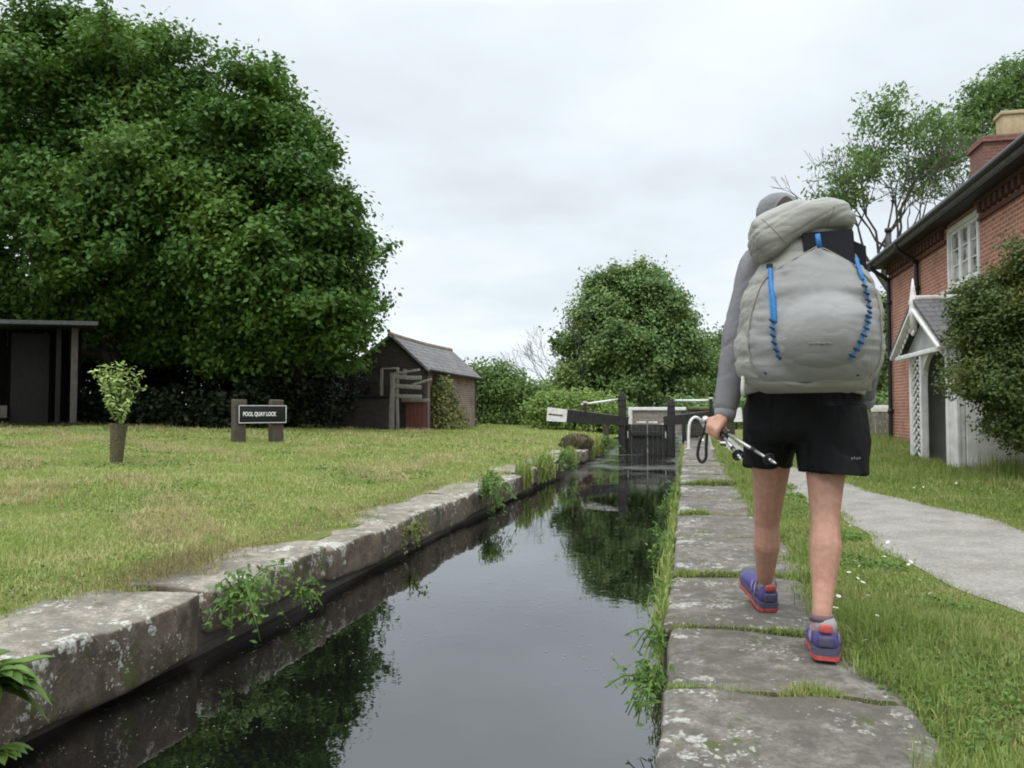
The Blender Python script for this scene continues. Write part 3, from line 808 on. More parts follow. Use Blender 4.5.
# arched brace over the entrance
oa, ob = 12.275, 13.445; om = (oa + ob) / 2; orad = (ob - oa) / 2
m = MB(); th = np.linspace(0, math.pi, 13)
arc = [(om + orad * math.cos(a), 1.46 + 0.36 * math.sin(a)) for a in th]
poly = [(PX - 0.03, y, z) for y, z in arc] + [(PX - 0.03, oa, pz - 0.005), (PX - 0.03, ob, pz - 0.005)]
q = []
for (y, z) in arc: q.append((y, z))
V = np.zeros((13, 2, 3)); V2 = np.zeros((13, 2, 3))
for i, (y, z) in enumerate(arc):
    V[i, 0] = (PX - 0.035, y, z); V[i, 1] = (PX - 0.035, y, pz - 0.005); V2[i, 0] = (PX + 0.035, y, z); V2[i, 1] = (PX + 0.035, y, pz - 0.005)
m.grid(V); m.grid(V2[:, ::-1]); m.grid(np.stack([V[:, 0], V2[:, 0]], 1))
m.build('arched_brace', M['white'], porch, smooth=False)
# gable: bargeboards, infill, tie, finial
gx = 3.46; gy0, gy1 = 11.72, 14.30; gz0, gz1 = 1.78, 2.50; gm = (gy0 + gy1) / 2
m = MB()
m.bar((gx, gy0, gz0), (gx, gm + 0.02, gz1), 0.05, 0.13, 0.008, (1, 0, 0)); m.v[-1] = m.v[-1]
m.bar((gx + 0.003, gy1, gz0), (gx + 0.003, gm - 0.02, gz1), 0.05, 0.13, 0.008, (1, 0, 0))
m.box((gx + 0.012, gm, gz0 + 0.0), (0.05, gy1 - gy0 - 0.1, 0.07), 0.008)
# scalloped trim hanging inside the bargeboards
for s, ya in ((1, gy0), (-1, gy1)):
    for k in range(1, 10):
        f_ = k / 10
        m.sphere((gx + 0.02, ya + (gm - ya) * f_ , gz0 + (gz1 - gz0) * f_ - 0.10), (0.012, 0.045, 0.045), 8, 6)
m.build('bargeboard', M['white'], porch)
m = MB(); m.prism([(gx + 0.16, gy0 + 0.12, gz0 + 0.03), (gx + 0.16, gy1 - 0.12, gz0 + 0.03), (gx + 0.16, gm, gz1 - 0.07)], (0.04, 0, 0)); m.build('gable_board', M['interior'], porch, smooth=False)
m = MB(); m.lathe([(0.05, -0.35), (0.055, -0.1), (0.075, -0.06), (0.06, 0.0), (0.055, 0.06), (0.07, 0.1), (0.05, 0.16), (0.035, 0.3), (0.01, 0.48)], (gx - 0.02, gm, gz1 - 0.02), 12); m.build('finial', M['white'], porch)
m = MB(); m.sphere((gx - 0.03, gm, gz1 - 0.38), (0.03, 0.06, 0.06), 10, 8); m.build('boss', M['white'], porch)
m = MB()
for s, ya in ((1, gy0 - 0.05), (-1, gy1 + 0.05)):
    e = np.array([gx - 0.04, ya, gz0 + 0.06]); r_ = np.array([gx - 0.04, gm, gz1 + 0.10])
    nrm = np.cross(r_ - e, (1, 0, 0)); nrm = nrm / np.linalg.norm(nrm) * (1 if nrm[2] > 0 else -1) if np.linalg.norm(nrm) else nrm
    if nrm[2] < 0: nrm = -nrm
    m.prism([e, r_, r_ + (HX - gx + 0.04, 0, 0), e + (HX - gx + 0.04, 0, 0)], nrm * 0.05)
m.build('porch_roof', M['slate_house'], porch, smooth=False)
m = MB(); m.box(((gx + HX) / 2, gm, gz1 + 0.15), (HX - gx, 0.16, 0.07), 0.02); m.build('ridge_cap', M['white_worn'], porch)
m = MB(); m.box((HX - 0.03, (y_p0 + y_p1) / 2, 1.0), (0.05, 0.95, 2.0), 0.004); m.box((HX - 0.06, (y_p0 + y_p1) / 2, 1.0), (0.02, 0.85, 0.05), 0.003)
m.build('door', M['interior'], hs)
m = MB(); m.box((4.36, PY1 - 0.05, 0.95), (1.15, 0.03, 1.8), 0.003); m.build('lining', M['interior'], porch)
mb_ = atx(907, 440, HX); m = MB(); m.tube([(HX - 0.06, 17.4, 0.2), (HX - 0.06, 17.4, 0.75)], 0.05, 8); m.box((HX - 0.09, 17.4, 0.62), (0.16, 0.22, 0.3), 0.02); m.build('meter_box', M['black_gloss'], hs)

# paling fence and white rail beyond the walker
fn = thing('paling_fence', (4.4, 22.5, 0), 'grey upright paling fence between the walker and the cottage corner', 'fence')
m = MB(); fa, fb_ = at(800, 443, 23.5), at(897, 443, 23.5); nb = 22
xs_ = np.linspace(fa[0], fb_[0], nb)
ftop = at(870, 413, 23.5)[2]
for i, x in enumerate(xs_):
    hgt = ftop + float(rng.uniform(-0.02, 0.02))
    m.box((x, 23.5, hgt / 2), ((fb_[0] - fa[0]) / nb - 0.018, 0.03, hgt), 0.004)
m.build('pales', M['grey_wood'], fn)
for z in (0.25, 0.72):
    m = MB(); m.box(((fa[0] + fb_[0]) / 2, 23.56, z), (fb_[0] - fa[0], 0.06, 0.08), 0.006); m.build('rail', M['grey_wood'], fn)
wg = thing('white_rail', (4.6, 25.5, 0), 'white painted rail showing above the grey paling fence', 'rail')
a, b = at(871, 408.5, 25.5), at(897, 408.5, 25.5)
m = MB(); m.box(((a[0] + b[0]) / 2, 25.5, a[2]), (b[0] - a[0], 0.06, 0.2), 0.01); m.build('board', M['white'], wg)
for x in (a[0] + 0.08, b[0] - 0.08):
    m = MB(); m.box((x, 25.55, a[2] / 2), (0.09, 0.09, a[2] + 0.1), 0.01); m.build('post', M['white_worn'], wg)

# ------------------------------------------------------------------ brick hut across the lawn
Gz = lambda x, y: float(gh(np.array([x]), np.array([y]))[0])
hy0, hy1, hx1, hx0 = 21.78, 27.5, -7.6, -10.05
hz = 0.25; hez, hrz = 2.16, 3.10; hxm = -8.66
hut = thing('brick_hut', (-8.8, 24.6, hz), 'small brick hut with a slate roof and low red door by the lawn', 'hut')
m = MB()
m.box((hx1 - 0.11, (hy0 + hy1) / 2, (hz - 0.2 + hez) / 2), (0.22, hy1 - hy0, hez - hz + 0.2), 0.003)
m.box((hx0 + 0.11, (hy0 + hy1) / 2, (hz - 0.2 + hez) / 2), (0.22, hy1 - hy0, hez - hz + 0.2), 0.003)
m.build('wall', M['hut_brick'], hut, smooth=False)
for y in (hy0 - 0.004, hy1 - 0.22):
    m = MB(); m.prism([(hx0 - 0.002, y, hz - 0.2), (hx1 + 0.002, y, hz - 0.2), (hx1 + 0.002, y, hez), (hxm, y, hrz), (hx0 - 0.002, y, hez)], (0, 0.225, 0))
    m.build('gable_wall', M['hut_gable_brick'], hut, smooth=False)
m = MB()
for xe in (hx1 + 0.16, hx0 - 0.16):
    s = 1 if xe > hxm else -1
    sl = (hrz - hez) / abs(hx1 - hxm)
    e = np.array([xe, 0, hez + 0.03 - 0.16 * sl]); r_ = np.array([hxm, 0, hrz + 0.04]); nrm = np.array([s * sl, 0, 1]); nrm = nrm / np.linalg.norm(nrm)
    nseg = 12
    ysr = np.linspace(hy0 - 0.14, hy1 + 0.16, nseg)
    for d in (0.0, 0.06):
        V = np.zeros((nseg, 6, 3))
        for j, q in enumerate(np.linspace(0, 1, 6)):
            base = e * (1 - q) + r_ * q
            V[:, j] = base + nrm * d
            V[:, j, 1] = ysr
            V[:, j, 2] -= 0.03 * np.sin((ysr - hy0) / (hy1 - hy0) * math.pi) * (0.3 + q)
        m.grid(V if d else V[:, ::-1])
    for yv, k in ((ysr[0], 0), (ysr[-1], -1)):
        a = e + (0, yv, 0); b = r_ + (0, yv, 0); m.add([a, b, b + nrm * 0.06, a + nrm * 0.06], [(0, 1, 2, 3)])
    a = e + (0, ysr[0], 0); b = e + (0, ysr[-1], 0); m.add([a, b, b + nrm * 0.06, a + nrm * 0.06], [(0, 1, 2, 3)])
hr = m.build('roof', M['slate'], hut, smooth=False)
m = MB(); m.tube([(hxm, y, hrz + 0.08 - 0.035 * math.sin((y - hy0) / (hy1 - hy0) * math.pi)) for y in np.linspace(hy0 - 0.16, hy1 + 0.18, 16)], 0.09, 8); m.build('ridge_tiles', M['hut_brick'], hr)
m = MB(); m.tube([(hx1 + 0.2, hy0 - 0.1, hez - 0.06), (hx1 + 0.2, hy1 + 0.1, hez - 0.08)], 0.05, 8); m.build('gutter', M['black_gloss'], hr)
d0, d1 = at(405.5, 429, hy0 - 0.06), at(425.5, 429, hy0 - 0.06)
dt = at(410, 402.5, hy0)[2]
m = MB()
for k in range(5):
    wdt = (d1[0] - d0[0]) / 5
    m.box((d0[0] + wdt * (k + 0.5), hy0 - 0.05, (Gz(-8, 21.7) - 0.05 + dt) / 2), (wdt - 0.006, 0.05, dt - Gz(-8, 21.7) + 0.05), 0.004)
dr = m.build('door', M['red_door'], hut)
m = MB(); m.box(((d0[0] + d1[0]) / 2, hy0 - 0.06, dt + 0.06), (d1[0] - d0[0] + 0.24, 0.12, 0.11), 0.01); m.build('lintel', M['grey_wood'], hut)
# timber frame standing in front of the gable
ry = hy0 - 0.55
rk = thing('timber_frame', at(390, 431, ry), 'weathered timber post and rails leaning before the hut gable', 'timber frame')
def tb(p, q, w_, h_, name, mat=M['grey_wood'], y2=None):
    a = at(p[0], p[1], ry); b = at(q[0], q[1], y2 or ry)
    m_ = MB(); m_.bar(a, b, w_, h_, 0.008, (0, 1, 0.01) if abs(q[1] - p[1]) > abs(q[0] - p[0]) else (0, 0, 1), 0.2, 0.008, 5, int(p[0])); return m_.build(name, mat, rk)
tb((391.5, 433), (393.5, 373), 0.15, 0.14, 'post')
tb((397.5, 431), (398, 368), 0.075, 0.07, 'post')
tb((395, 377), (421, 378), 0.10, 0.12, 'rail'); tb((395, 386), (421, 387.3), 0.10, 0.12, 'rail'); tb((395, 396), (421, 396.8), 0.10, 0.11, 'rail')
tb((394, 373.5), (420, 370), 0.06, 0.07, 'rail')
tb((381.5, 397), (382.3, 368.5), 0.07, 0.08, 'post'); tb((382, 368.8), (398, 368.4), 0.05, 0.05, 'rail')
tb((412, 385), (432, 379), 0.07, 0.07, 'loose_branch')
tb((404.5, 375), (405.5, 369.5), 0.1, 0.1, 'block')
# low dark wall left of the hut
lwz = thing('low_wall', (-10.2, 21.3, 0.3), 'low dark brick wall running from the hut under the trees', 'wall')
a, b = at(331, 428, 21.2), at(389, 428, 21.2)
m = MB(); zt = at(360, 398, 21.2)[2]
m.box(((a[0] + b[0]) / 2, 21.3, (zt + 0.1) / 2), (b[0] - a[0], 0.25, zt - 0.1), 0.02, None, 0.25, 0.012, 3); m.build('wall', M['hut_gable_brick'], lwz, smooth=False)
m = MB(); m.box(((a[0] + b[0]) / 2, 21.3, zt + 0.03), (b[0] - a[0] + 0.05, 0.32, 0.07), 0.02, None, 0.25, 0.012, 3); m.build('coping', M['shed_wood'], lwz)

# ------------------------------------------------------------------ open shed under the trees
sd = thing('open_shed', (-15.5, 15.6, 0.75), 'open fronted timber shed, coloured shade-dark, beneath the tall trees', 'shed')
s0 = np.array([-14.0, 15.3, 0]); sdir = np.array([-0.714, -0.70, 0]); sdir /= np.linalg.norm(sdir); sn = np.array([-sdir[1], sdir[0], 0])
if sn[1] < 0: sn = -sn
A = rot_to(sn)
sb = 0.62
def spt(a, d, z): return s0 + sdir * a + sn * d + np.array([0, 0, z])
m = MB()
for k in range(20):
    m.bar(spt(-0.1 + k * 0.27, 2.2, sb), spt(-0.1 + k * 0.27, 2.2, 3.0), 0.26, 0.03, 0.003, sn)
for k in range(8):
    m.bar(spt(-0.05, 0.15 + k * 0.27, sb), spt(-0.05, 0.15 + k * 0.27, 2.85), 0.26, 0.03, 0.003, sdir)
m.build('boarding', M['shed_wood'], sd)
m = MB()
e = [spt(-0.45, -0.4, 2.90), spt(5.5, -0.4, 2.68), spt(5.5, 2.6, 2.80), spt(-0.45, 2.6, 3.02)]
m.prism(e, (0, 0, 0.09)); m.build('roof', M['felt'], sd, smooth=False)
for a, w_, mt in ((0.0, 0.14, M['shed_post']), (0.32, 0.10, M['shed_panel_shaded']), (2.6, 0.14, M['shed_wood']), (5.0, 0.14, M['shed_wood'])):
    m = MB(); m.bar(spt(a, 0, sb), spt(a, 0, 2.85), w_, w_, 0.01, sn); m.build('post', mt, sd)
m = MB(); m.bar(spt(0.5, 0.3, (sb + 2.7) / 2), spt(1.25, 0.3, (sb + 2.7) / 2), 0.04, 2.7 - sb, 0.004); m.build('side_panel', M['shed_panel_shaded'], sd)
m = MB(); m.bar(spt(1.3, 0.1, sb + 0.26), spt(5.0, 0.1, sb + 0.26), 0.08, 0.28, 0.008); m.build('kick_board', M['shed_post'], sd)
# dark worn ground before the shed
a = MB()
u = np.linspace(0, 1, 14); V = np.zeros((14, 8, 3))
for j, d in enumerate(np.linspace(0.8, -2.2, 8)):
    for i, q in enumerate(u):
        p = spt(-1.6 + 8 * q, d - 0.25 * math.sin(q * 9), 0); V[i, j] = (p[0], p[1], Gz(p[0], p[1]) + 0.014)
a.grid(V); tag(a.build('earth_path', simple('bare_earth', (0.075, 0.07, 0.062), (0.05, 0.046, 0.04), 5, 0.95, 0.1, 0.6, 0.01)), kind='structure')

# ------------------------------------------------------------------ lock name sign
sp0 = np.array(atz(247, 444, 0.33)); 
sx, sy = -7.86, 13.03
n_ = np.array([0.76, -0.65, 0.0]); n_ /= np.linalg.norm(n_); tn = np.array([-n_[1], n_[0], 0.0])
sz = Gz(sx, sy)
sg = thing('name_sign', (sx, sy, sz), 'black name board with white lettering on two timber posts', 'sign')
sc_ = np.array([sx, sy, 0])
RT = np.stack([tn, -n_, (0, 0, 1)], 1)
for s in (-0.34, 0.36):
    m = MB(); hgt = 0.80
    m.box(sc_ + tn * s + (0, 0, sz + hgt / 2 - 0.06), (0.23, 0.2, hgt + 0.12), 0.02, RT, 0.1, 0.008, 5, int(s * 10)); m.build('post', M['sleeper'], sg)
bc = sc_ + n_ * 0.125 + tn * 0.06 + np.array([0, 0, sz + 0.53])
m = MB(); m.box(bc, (0.90, 0.035, 0.335), 0.004, RT); bd = m.build('board', M['sign_black'], sg)
m = MB()
for (dx, dz, w_, h_) in ((0, 0.158, 0.892, 0.011), (0, -0.158, 0.892, 0.011), (-0.44, 0, 0.011, 0.304), (0.44, 0, 0.011, 0.304)):
    m.box(bc + tn * dx + n_ * 0.0185 + np.array([0, 0, dz]), (w_, 0.006, h_), 0.001, RT)
m.build('border', M['letter'], bd)
cu = bpy.data.curves.new('lettering', 'FONT'); cu.body = 'POOL QUAY LOCK'; cu.size = 0.105; cu.extrude = 0.002; cu.align_x = 'LEFT'; cu.align_y = 'CENTER'; cu.offset = 0.0035
tmp = bpy.data.objects.new('tmp', cu); COL.objects.link(tmp)
dg = bpy.context.evaluated_depsgraph_get()
me = bpy.data.meshes.new_from_object(tmp.evaluated_get(dg)); bpy.data.objects.remove(tmp, do_unlink=True)
Mx = Matrix(((tn[0], 0, n_[0], 0), (tn[1], 0, n_[1], 0), (0, 1, 0, 0), (0, 0, 0, 1)))
nv = len(me.vertices); co = np.empty(nv * 3, np.float32); me.vertices.foreach_get('co', co); co = co.reshape(-1, 3)
wd = co[:, 0].max() - co[:, 0].min(); co[:, 0] *= 0.62 / wd
me.vertices.foreach_set('co', co.ravel())
me.transform(Matrix.Translation(Vector(bc - tn * 0.37 + n_ * 0.021 - wpos(sg))) @ Mx)
link('lettering', me, M['letter'], bd)

# ------------------------------------------------------------------ foliage
def leaf_arrays(C, N, L, Wd, g_, droop=0.0, fold=0.25):
    """diamond leaves: centres C, normals N -> verts, quads folded on the midrib as two tris"""
    n = len(C)
    a = g_.normal(size=(n, 3)); a -= (a * N).sum(1, keepdims=True) * N
    a[:, 2] -= droop
    a /= np.maximum(np.linalg.norm(a, axis=1, keepdims=True), 1e-6)
    b = np.cross(N, a)
    L = np.broadcast_to(L, (n,))[:, None] * g_.uniform(0.7, 1.3, (n, 1)); Wd = L * Wd
    v0 = C - a * L * 0.5; v2 = C + a * L * 0.5
    v1 = C - a * L * 0.06 + b * Wd * 0.5 + N * L * fold * 0.3; v3 = C - a * L * 0.06 - b * Wd * 0.5 + N * L * fold * 0.3
    V = np.stack([v0, v1, v2, v3], 1).reshape(-1, 3)
    k = np.arange(n)[:, None] * 4
    Fc = np.concatenate([k + [0, 1, 2], k + [0, 2, 3]], 1).reshape(-1, 3)
    return V, Fc
def unit(n, g_):
    d = g_.normal(size=(n, 3)); return d / np.linalg.norm(d, axis=1, keepdims=True)

def crown_points(lobes, nbough, per, spread, flat, g_, inner=0.45, rough=0.16, zmin=None, ncl=18, brad=1.0):
    """lobes -> boughs on and in them -> sprays over the upper side of each bough -> leaves"""
    lobes = np.asarray(lobes, float)
    vol = (lobes[:, 3] * lobes[:, 4] * lobes[:, 5]) ** 0.8
    li = g_.choice(len(lobes), nbough, p=vol / vol.sum())
    d = unit(nbough, g_)
    rad = inner + (1 - inner) * g_.uniform(0, 1, nbough) ** 0.45
    bc = lobes[li, :3] + d * lobes[li, 3:6] * (rad * 0.86 * (1 + rough * g_.normal(size=nbough)))[:, None]
    br = brad * g_.uniform(0.55, 1.25, nbough)
    mid = lobes[:, :3].mean(0)
    bi = np.repeat(np.arange(nbough), ncl)
    n = len(bi)
    dd = unit(n, g_); dd[:, 2] = np.where(dd[:, 2] < -0.35, -dd[:, 2], dd[:, 2])
    rr = g_.uniform(0.35, 1.0, n) ** 0.6 * np.where(g_.uniform(0, 1, n) < 0.12, 1.35, 1.0)
    cc = bc[bi] + dd * (br[bi] * rr)[:, None] * np.array([1, 1, 0.75])
    if zmin is not None:
        k = cc[:, 2] > zmin; cc = cc[k]; bi = bi[k]; dd = dd[k]
    # leading twigs that break the outline
    k = np.where((rad > 0.8) & (bc[:, 2] + br > np.median(bc[:, 2])))[0]
    k = g_.choice(k, max(6, int(len(k) * 0.9)))
    ld_ = bc[k] - mid; ld_ /= np.linalg.norm(ld_, axis=1, keepdims=True); ld_ += 0.45 * unit(len(k), g_); ld_[:, 2] += 0.55; ld_ /= np.linalg.norm(ld_, axis=1, keepdims=True)
    tw = np.concatenate([bc[k] + ld_ * (br[k] * q)[:, None] for q in (0.85, 1.05, 1.25, 1.45)])
    tws = np.concatenate([np.full(len(k), q) for q in (0.75, 0.6, 0.45, 0.3)])
    ncore = len(cc)
    cc = np.concatenate([cc, tw]); dd = np.concatenate([dd, np.tile(ld_, (4, 1))])
    n = len(cc)
    cnt_ = np.concatenate([np.full(ncore, per), np.maximum(4, (per * 0.55 * tws)).astype(int)])
    idx = np.repeat(np.arange(n), cnt_)
    sc_ = g_.uniform(0.6, 1.4, n); sc_[ncore:] = tws * 0.8
    sp_ = spread * sc_[idx]
    P_ = cc[idx] + np.clip(g_.normal(size=(len(idx), 3)), -1.7, 1.7) * np.array([1, 1, flat]) * sp_[:, None]
    ow = dd + 0.5 * unit(n, g_)
    P_ += ow[idx] * (sp_ * g_.uniform(-0.8, 1.4, len(idx)))[:, None]
    outw = P_ - mid; outw /= np.maximum(np.linalg.norm(outw, axis=1, keepdims=True), 1e-6)
    N_ = 0.5 * np.array([0, 0, 1.0]) + 0.35 * outw + 0.35 * dd[idx] + 0.62 * g_.normal(size=P_.shape)
    N_ /= np.linalg.norm(N_, axis=1, keepdims=True)
    return cc, P_, N_

def limb(m, p0, p1, r0, r1, g_, sag=0.1, n=7, sides=7):
    p0 = np.asarray(p0, float); p1 = np.asarray(p1, float); L = np.linalg.norm(p1 - p0)
    t_ = np.linspace(0, 1, n)[:, None]
    off = g_.normal(size=3) * L * sag * 0.5
    mid = (np.sin(t_ * math.pi)) * off + np.array([0, 0, 1]) * np.sin(t_ * math.pi) * L * sag * 0.7
    m.tube(p0 + (p1 - p0) * t_ + mid, r0 + (r1 - r0) * np.linspace(0, 1, n), sides)

def make_tree(name, label, cat, base, lobes, trunk_r, nclump, per, spread, leaf, mat, seed, flat=0.5, inner=0.45, group=None, bark='bark', nlimb=14, ntwig=60, width=0.7, zmin=None, fork=0.35, rough=0.16, droop=0.15, ncl=18, brad=1.0):
    g_ = np.random.default_rng(seed)
    root = thing(name, base, label, cat, group)
    base = np.asarray(base, float)
    cc, P_, N_ = crown_points(lobes, nclump, per, spread, flat, g_, inner, rough, zmin, ncl, brad)
    lobes = np.asarray(lobes, float)
    top = lobes[:, :3].mean(0)
    m = MB()
    fk = base + (top - base) * fork
    limb(m, base - (0, 0, 0.2), fk, trunk_r, trunk_r * 0.75, g_, 0.03, 8, 12)
    ends = []
    for k in range(nlimb):
        lb = lobes[k % len(lobes)]
        e = lb[:3] + unit(1, g_)[0] * lb[3:6] * g_.uniform(0.1, 0.5)
        limb(m, base + (fk - base) * g_.uniform(0.75, 1.0), e, trunk_r * g_.uniform(0.3, 0.5), trunk_r * 0.1, g_, 0.1)
        ends.append(e)
    ends = np.array(ends)
    if ntwig:
        for c in cc[g_.choice(len(cc), min(ntwig, len(cc)), replace=False)]:
            e = ends[np.argmin(((ends - c) ** 2).sum(1))]
            limb(m, e, c, trunk_r * 0.13, trunk_r * 0.03, g_, 0.08, 5, 5)
    m.build('trunk', M[bark], root)
    V, Fc = leaf_arrays(P_, N_, leaf, width, g_, droop)
    np_obj('crown', V, Fc, mat, root)
    return root

def P3(px, py, depth):       # a point at a given distance along the view of the bank
    r = _fw + _rt * (px - 512) / F_PX - _up * (py - 384) / F_PX
    return np.array([0, 0, CAM_H]) + r * depth
def lobe(px, py, depth, rpx, rpy, rd=None):
    p = P3(px, py, depth); s = depth / F_PX
    return (*p, rpx * s, (rd if rd is not None else rpx * s), rpy * s)

D1, D2 = 21.5, 21.0
tb1 = P3(120, 405, 22.5); tb1[2] = 0.75
make_tree('sycamore_tree', 'huge dense dark green tree rising behind the open shed', 'tree', tb1,
          [lobe(50, 120, D1, 100, 108, 3.0), lobe(110, 95, D1 + 1, 80, 80, 2.8), lobe(140, 108, D1, 66, 84, 2.5), lobe(188, 140, D1 + 1, 52, 72, 2.2), lobe(150, 200, D1 - 1, 120, 120, 2.6), lobe(20, 230, D1 - 1, 100, 85, 3.0), lobe(120, 235, D1 - 1, 100, 95, 3.0), lobe(-60, 150, D1, 110, 140, 3.2),
           lobe(-70, 290, D1, 90, 90, 2.5), lobe(190, 230, D1, 80, 100, 2.6), lobe(60, 325, D1 + 1, 90, 40, 2.2), lobe(160, 330, D1 + 1, 80, 40, 2.2), lobe(230, 340, D1 + 1, 60, 40, 2.2)],
          0.42, 330, 38, 0.23, 0.16, M['leaf_big'], 5, 0.6, 0.55, 'tall trees behind the lawn', zmin=1.7, rough=0.07, width=0.6, ncl=20, brad=0.72)
tb2 = P3(285, 410, 22.0); tb2[2] = 0.55
make_tree('sycamore_tree', 'broad dark green tree overhanging the brick hut', 'tree', tb2,
          [lobe(248, 145, D2, 56, 72, 2.3), lobe(285, 188, D2, 52, 74, 2.2), lobe(320, 248, D2, 48, 66, 2.0), lobe(250, 255, D2 - 0.5, 85, 85, 2.7), lobe(354, 300, D2 - 0.6, 38, 40, 1.5), lobe(262, 245, D2 - 0.6, 86, 92, 2.3), lobe(345, 326, D2 - 0.8, 34, 24, 1.0), lobe(322, 350, D2 - 0.6, 30, 28, 1.0), lobe(340, 335, D2 - 0.6, 20, 16, 0.8), lobe(290, 300, D2 - 0.5, 75, 55, 2.4), lobe(215, 300, D2, 60, 60, 2.2), lobe(270, 345, D2 + 0.5, 60, 35, 2.0)],
          0.36, 220, 38, 0.22, 0.155, M['leaf_big'], 6, 0.6, 0.55, 'tall trees behind the lawn', zmin=1.9, rough=0.07, width=0.6, ncl=20, brad=0.66)

def hedge(name, label, cat, pts, dep, hgt, nclump, per, spread, leaf, mat, seed, group=None, stems=14, flat=0.7, width=0.7, kind=None):
    """pts: list of (x, y, height) along the hedge; dep: half depth"""
    g_ = np.random.default_rng(seed)
    pts = np.asarray(pts, float)
    seglen = np.r_[0, np.cumsum(np.linalg.norm(np.diff(pts[:, :2], axis=0), axis=1))]
    s_ = g_.uniform(0, seglen[-1], nclump)
    X1 = np.interp(s_, seglen, pts[:, 0]); Y1 = np.interp(s_, seglen, pts[:, 1]); H1 = np.interp(s_, seglen, pts[:, 2])
    H1 = H1 * (1 + 0.13 * wave(np.stack([X1, Y1, 0 * X1], 1), 1.3, seed))
    a_ = g_.uniform(0, math.pi, nclump)
    rr = 0.5 + 0.5 * g_.uniform(0, 1, nclump) ** 0.5
    gz_ = gh(X1, Y1)
    cc = np.stack([X1 + np.cos(a_) * rr * dep * 0.5, Y1 + np.cos(a_) * rr * dep, gz_ + np.abs(np.sin(a_)) ** 0.7 * rr * H1], 1)
    low = g_.uniform(0, 1, nclump) < 0.35
    cc[low, 2] = gz_[low] + g_.uniform(0, 0.8, low.sum()) * H1[low]
    cc[low, 1] = Y1[low] - dep * g_.uniform(0.6, 1.0, low.sum())
    idx = np.repeat(np.arange(nclump), per)
    P_ = cc[idx] + np.clip(g_.normal(size=(nclump * per, 3)), -1.8, 1.8) * np.array([1, 1, flat]) * spread
    P_[:, 2] = np.maximum(P_[:, 2], gh(P_[:, 0], P_[:, 1]) + 0.02)
    N_ = np.array([0, -0.25, 0.8]) + 0.65 * g_.normal(size=P_.shape); N_ /= np.linalg.norm(N_, axis=1, keepdims=True)
    V, Fc = leaf_arrays(P_, N_, leaf, width, g_, 0.1)
    c0 = pts.mean(0); root = thing(name, (c0[0], c0[1], Gz(c0[0], c0[1])), label, cat, group)
    for k in range(stems):
        m = MB()
        s0_ = seglen[-1] * (k + 0.5) / stems
        x, y, h_ = [np.interp(s0_, seglen, pts[:, i]) for i in range(3)]
        limb(m, (x, y, Gz(x, y) - 0.1), (x + g_.normal() * 0.3, y + g_.normal() * 0.3, Gz(x, y) + h_ * 0.8), 0.05, 0.015, g_, 0.1)
        m.build('stem', M['bark'], root)
    np_obj('foliage', V, Fc, mat, root)
    return root

def XY(px, depth): p = P3(px, 411, depth); return p[0], p[1]
# shadowy hedge behind shed and sign
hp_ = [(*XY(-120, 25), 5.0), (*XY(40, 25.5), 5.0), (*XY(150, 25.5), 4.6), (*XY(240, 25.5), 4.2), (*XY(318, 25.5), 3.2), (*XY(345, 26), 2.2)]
hedge('hedge', 'dark hedge in the shade under the tall trees behind the sign', 'hedge', hp_, 1.2, 3, 1100, 90, 0.34, 0.17, M['leaf_shaded'], 31, stems=14)
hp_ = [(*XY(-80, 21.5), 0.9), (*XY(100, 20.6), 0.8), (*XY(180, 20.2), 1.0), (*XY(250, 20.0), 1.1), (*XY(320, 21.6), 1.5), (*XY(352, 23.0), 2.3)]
hedge('undergrowth', 'low undergrowth with shade-dark leaves along the foot of the tall trees', 'undergrowth', hp_, 0.7, 1, 260, 60, 0.2, 0.13, M['leaf_shaded'], 33, stems=6)
# hedge right of the hut, bright brambles, round tree
hp_ = [(*XY(466, 31.5), 2.7), (*XY(490, 32), 2.55), (*XY(520, 34), 2.1), (*XY(552, 36), 1.75)]
hedge('hedge', 'tall green hedge beside the right end of the brick hut', 'hedge', hp_, 1.0, 2.5, 330, 80, 0.28, 0.13, M['leaf_hedge'], 35, stems=12)
hp_ = [(*XY(540, 30), 1.25), (*XY(575, 30), 1.7), (*XY(605, 30), 1.6), (*XY(635, 31), 0.9)]
hedge('bramble_bush', 'bright yellow green bush behind the left balance beam', 'bush', hp_, 0.8, 1.5, 210, 75, 0.22, 0.12, M['leaf_bright'], 37, stems=8)
D3 = 46
tb3 = P3(640, 408, D3 + 1); tb3[2] = 0.1
make_tree('round_tree', 'large rounded green tree beyond the lock gate', 'tree', tb3,
          [lobe(634, 312, D3, 44, 42, 2.8), lobe(656, 322, D3, 32, 40, 2.4), lobe(630, 345, D3 - 1, 62, 58, 3.0), lobe(605, 345, D3 - 1, 38, 38, 2.6), lobe(648, 352, D3 - 1, 40, 40, 3.0), lobe(674, 368, D3, 26, 38, 2.4), lobe(580, 370, D3, 24, 30, 2.0), lobe(572, 390, D3 - 1, 26, 22, 1.8), lobe(692, 385, D3, 26, 30, 2.0), lobe(610, 300, D3, 26, 22, 1.8), lobe(640, 388, D3 - 1.5, 60, 25, 2.6)],
          0.45, 150, 55, 0.32, 0.20, M['leaf_far'], 8, 0.6, 0.6, None, zmin=0.3, ncl=20, brad=0.95, rough=0.14)
tb4 = P3(718, 408, 58); tb4[2] = 0.1
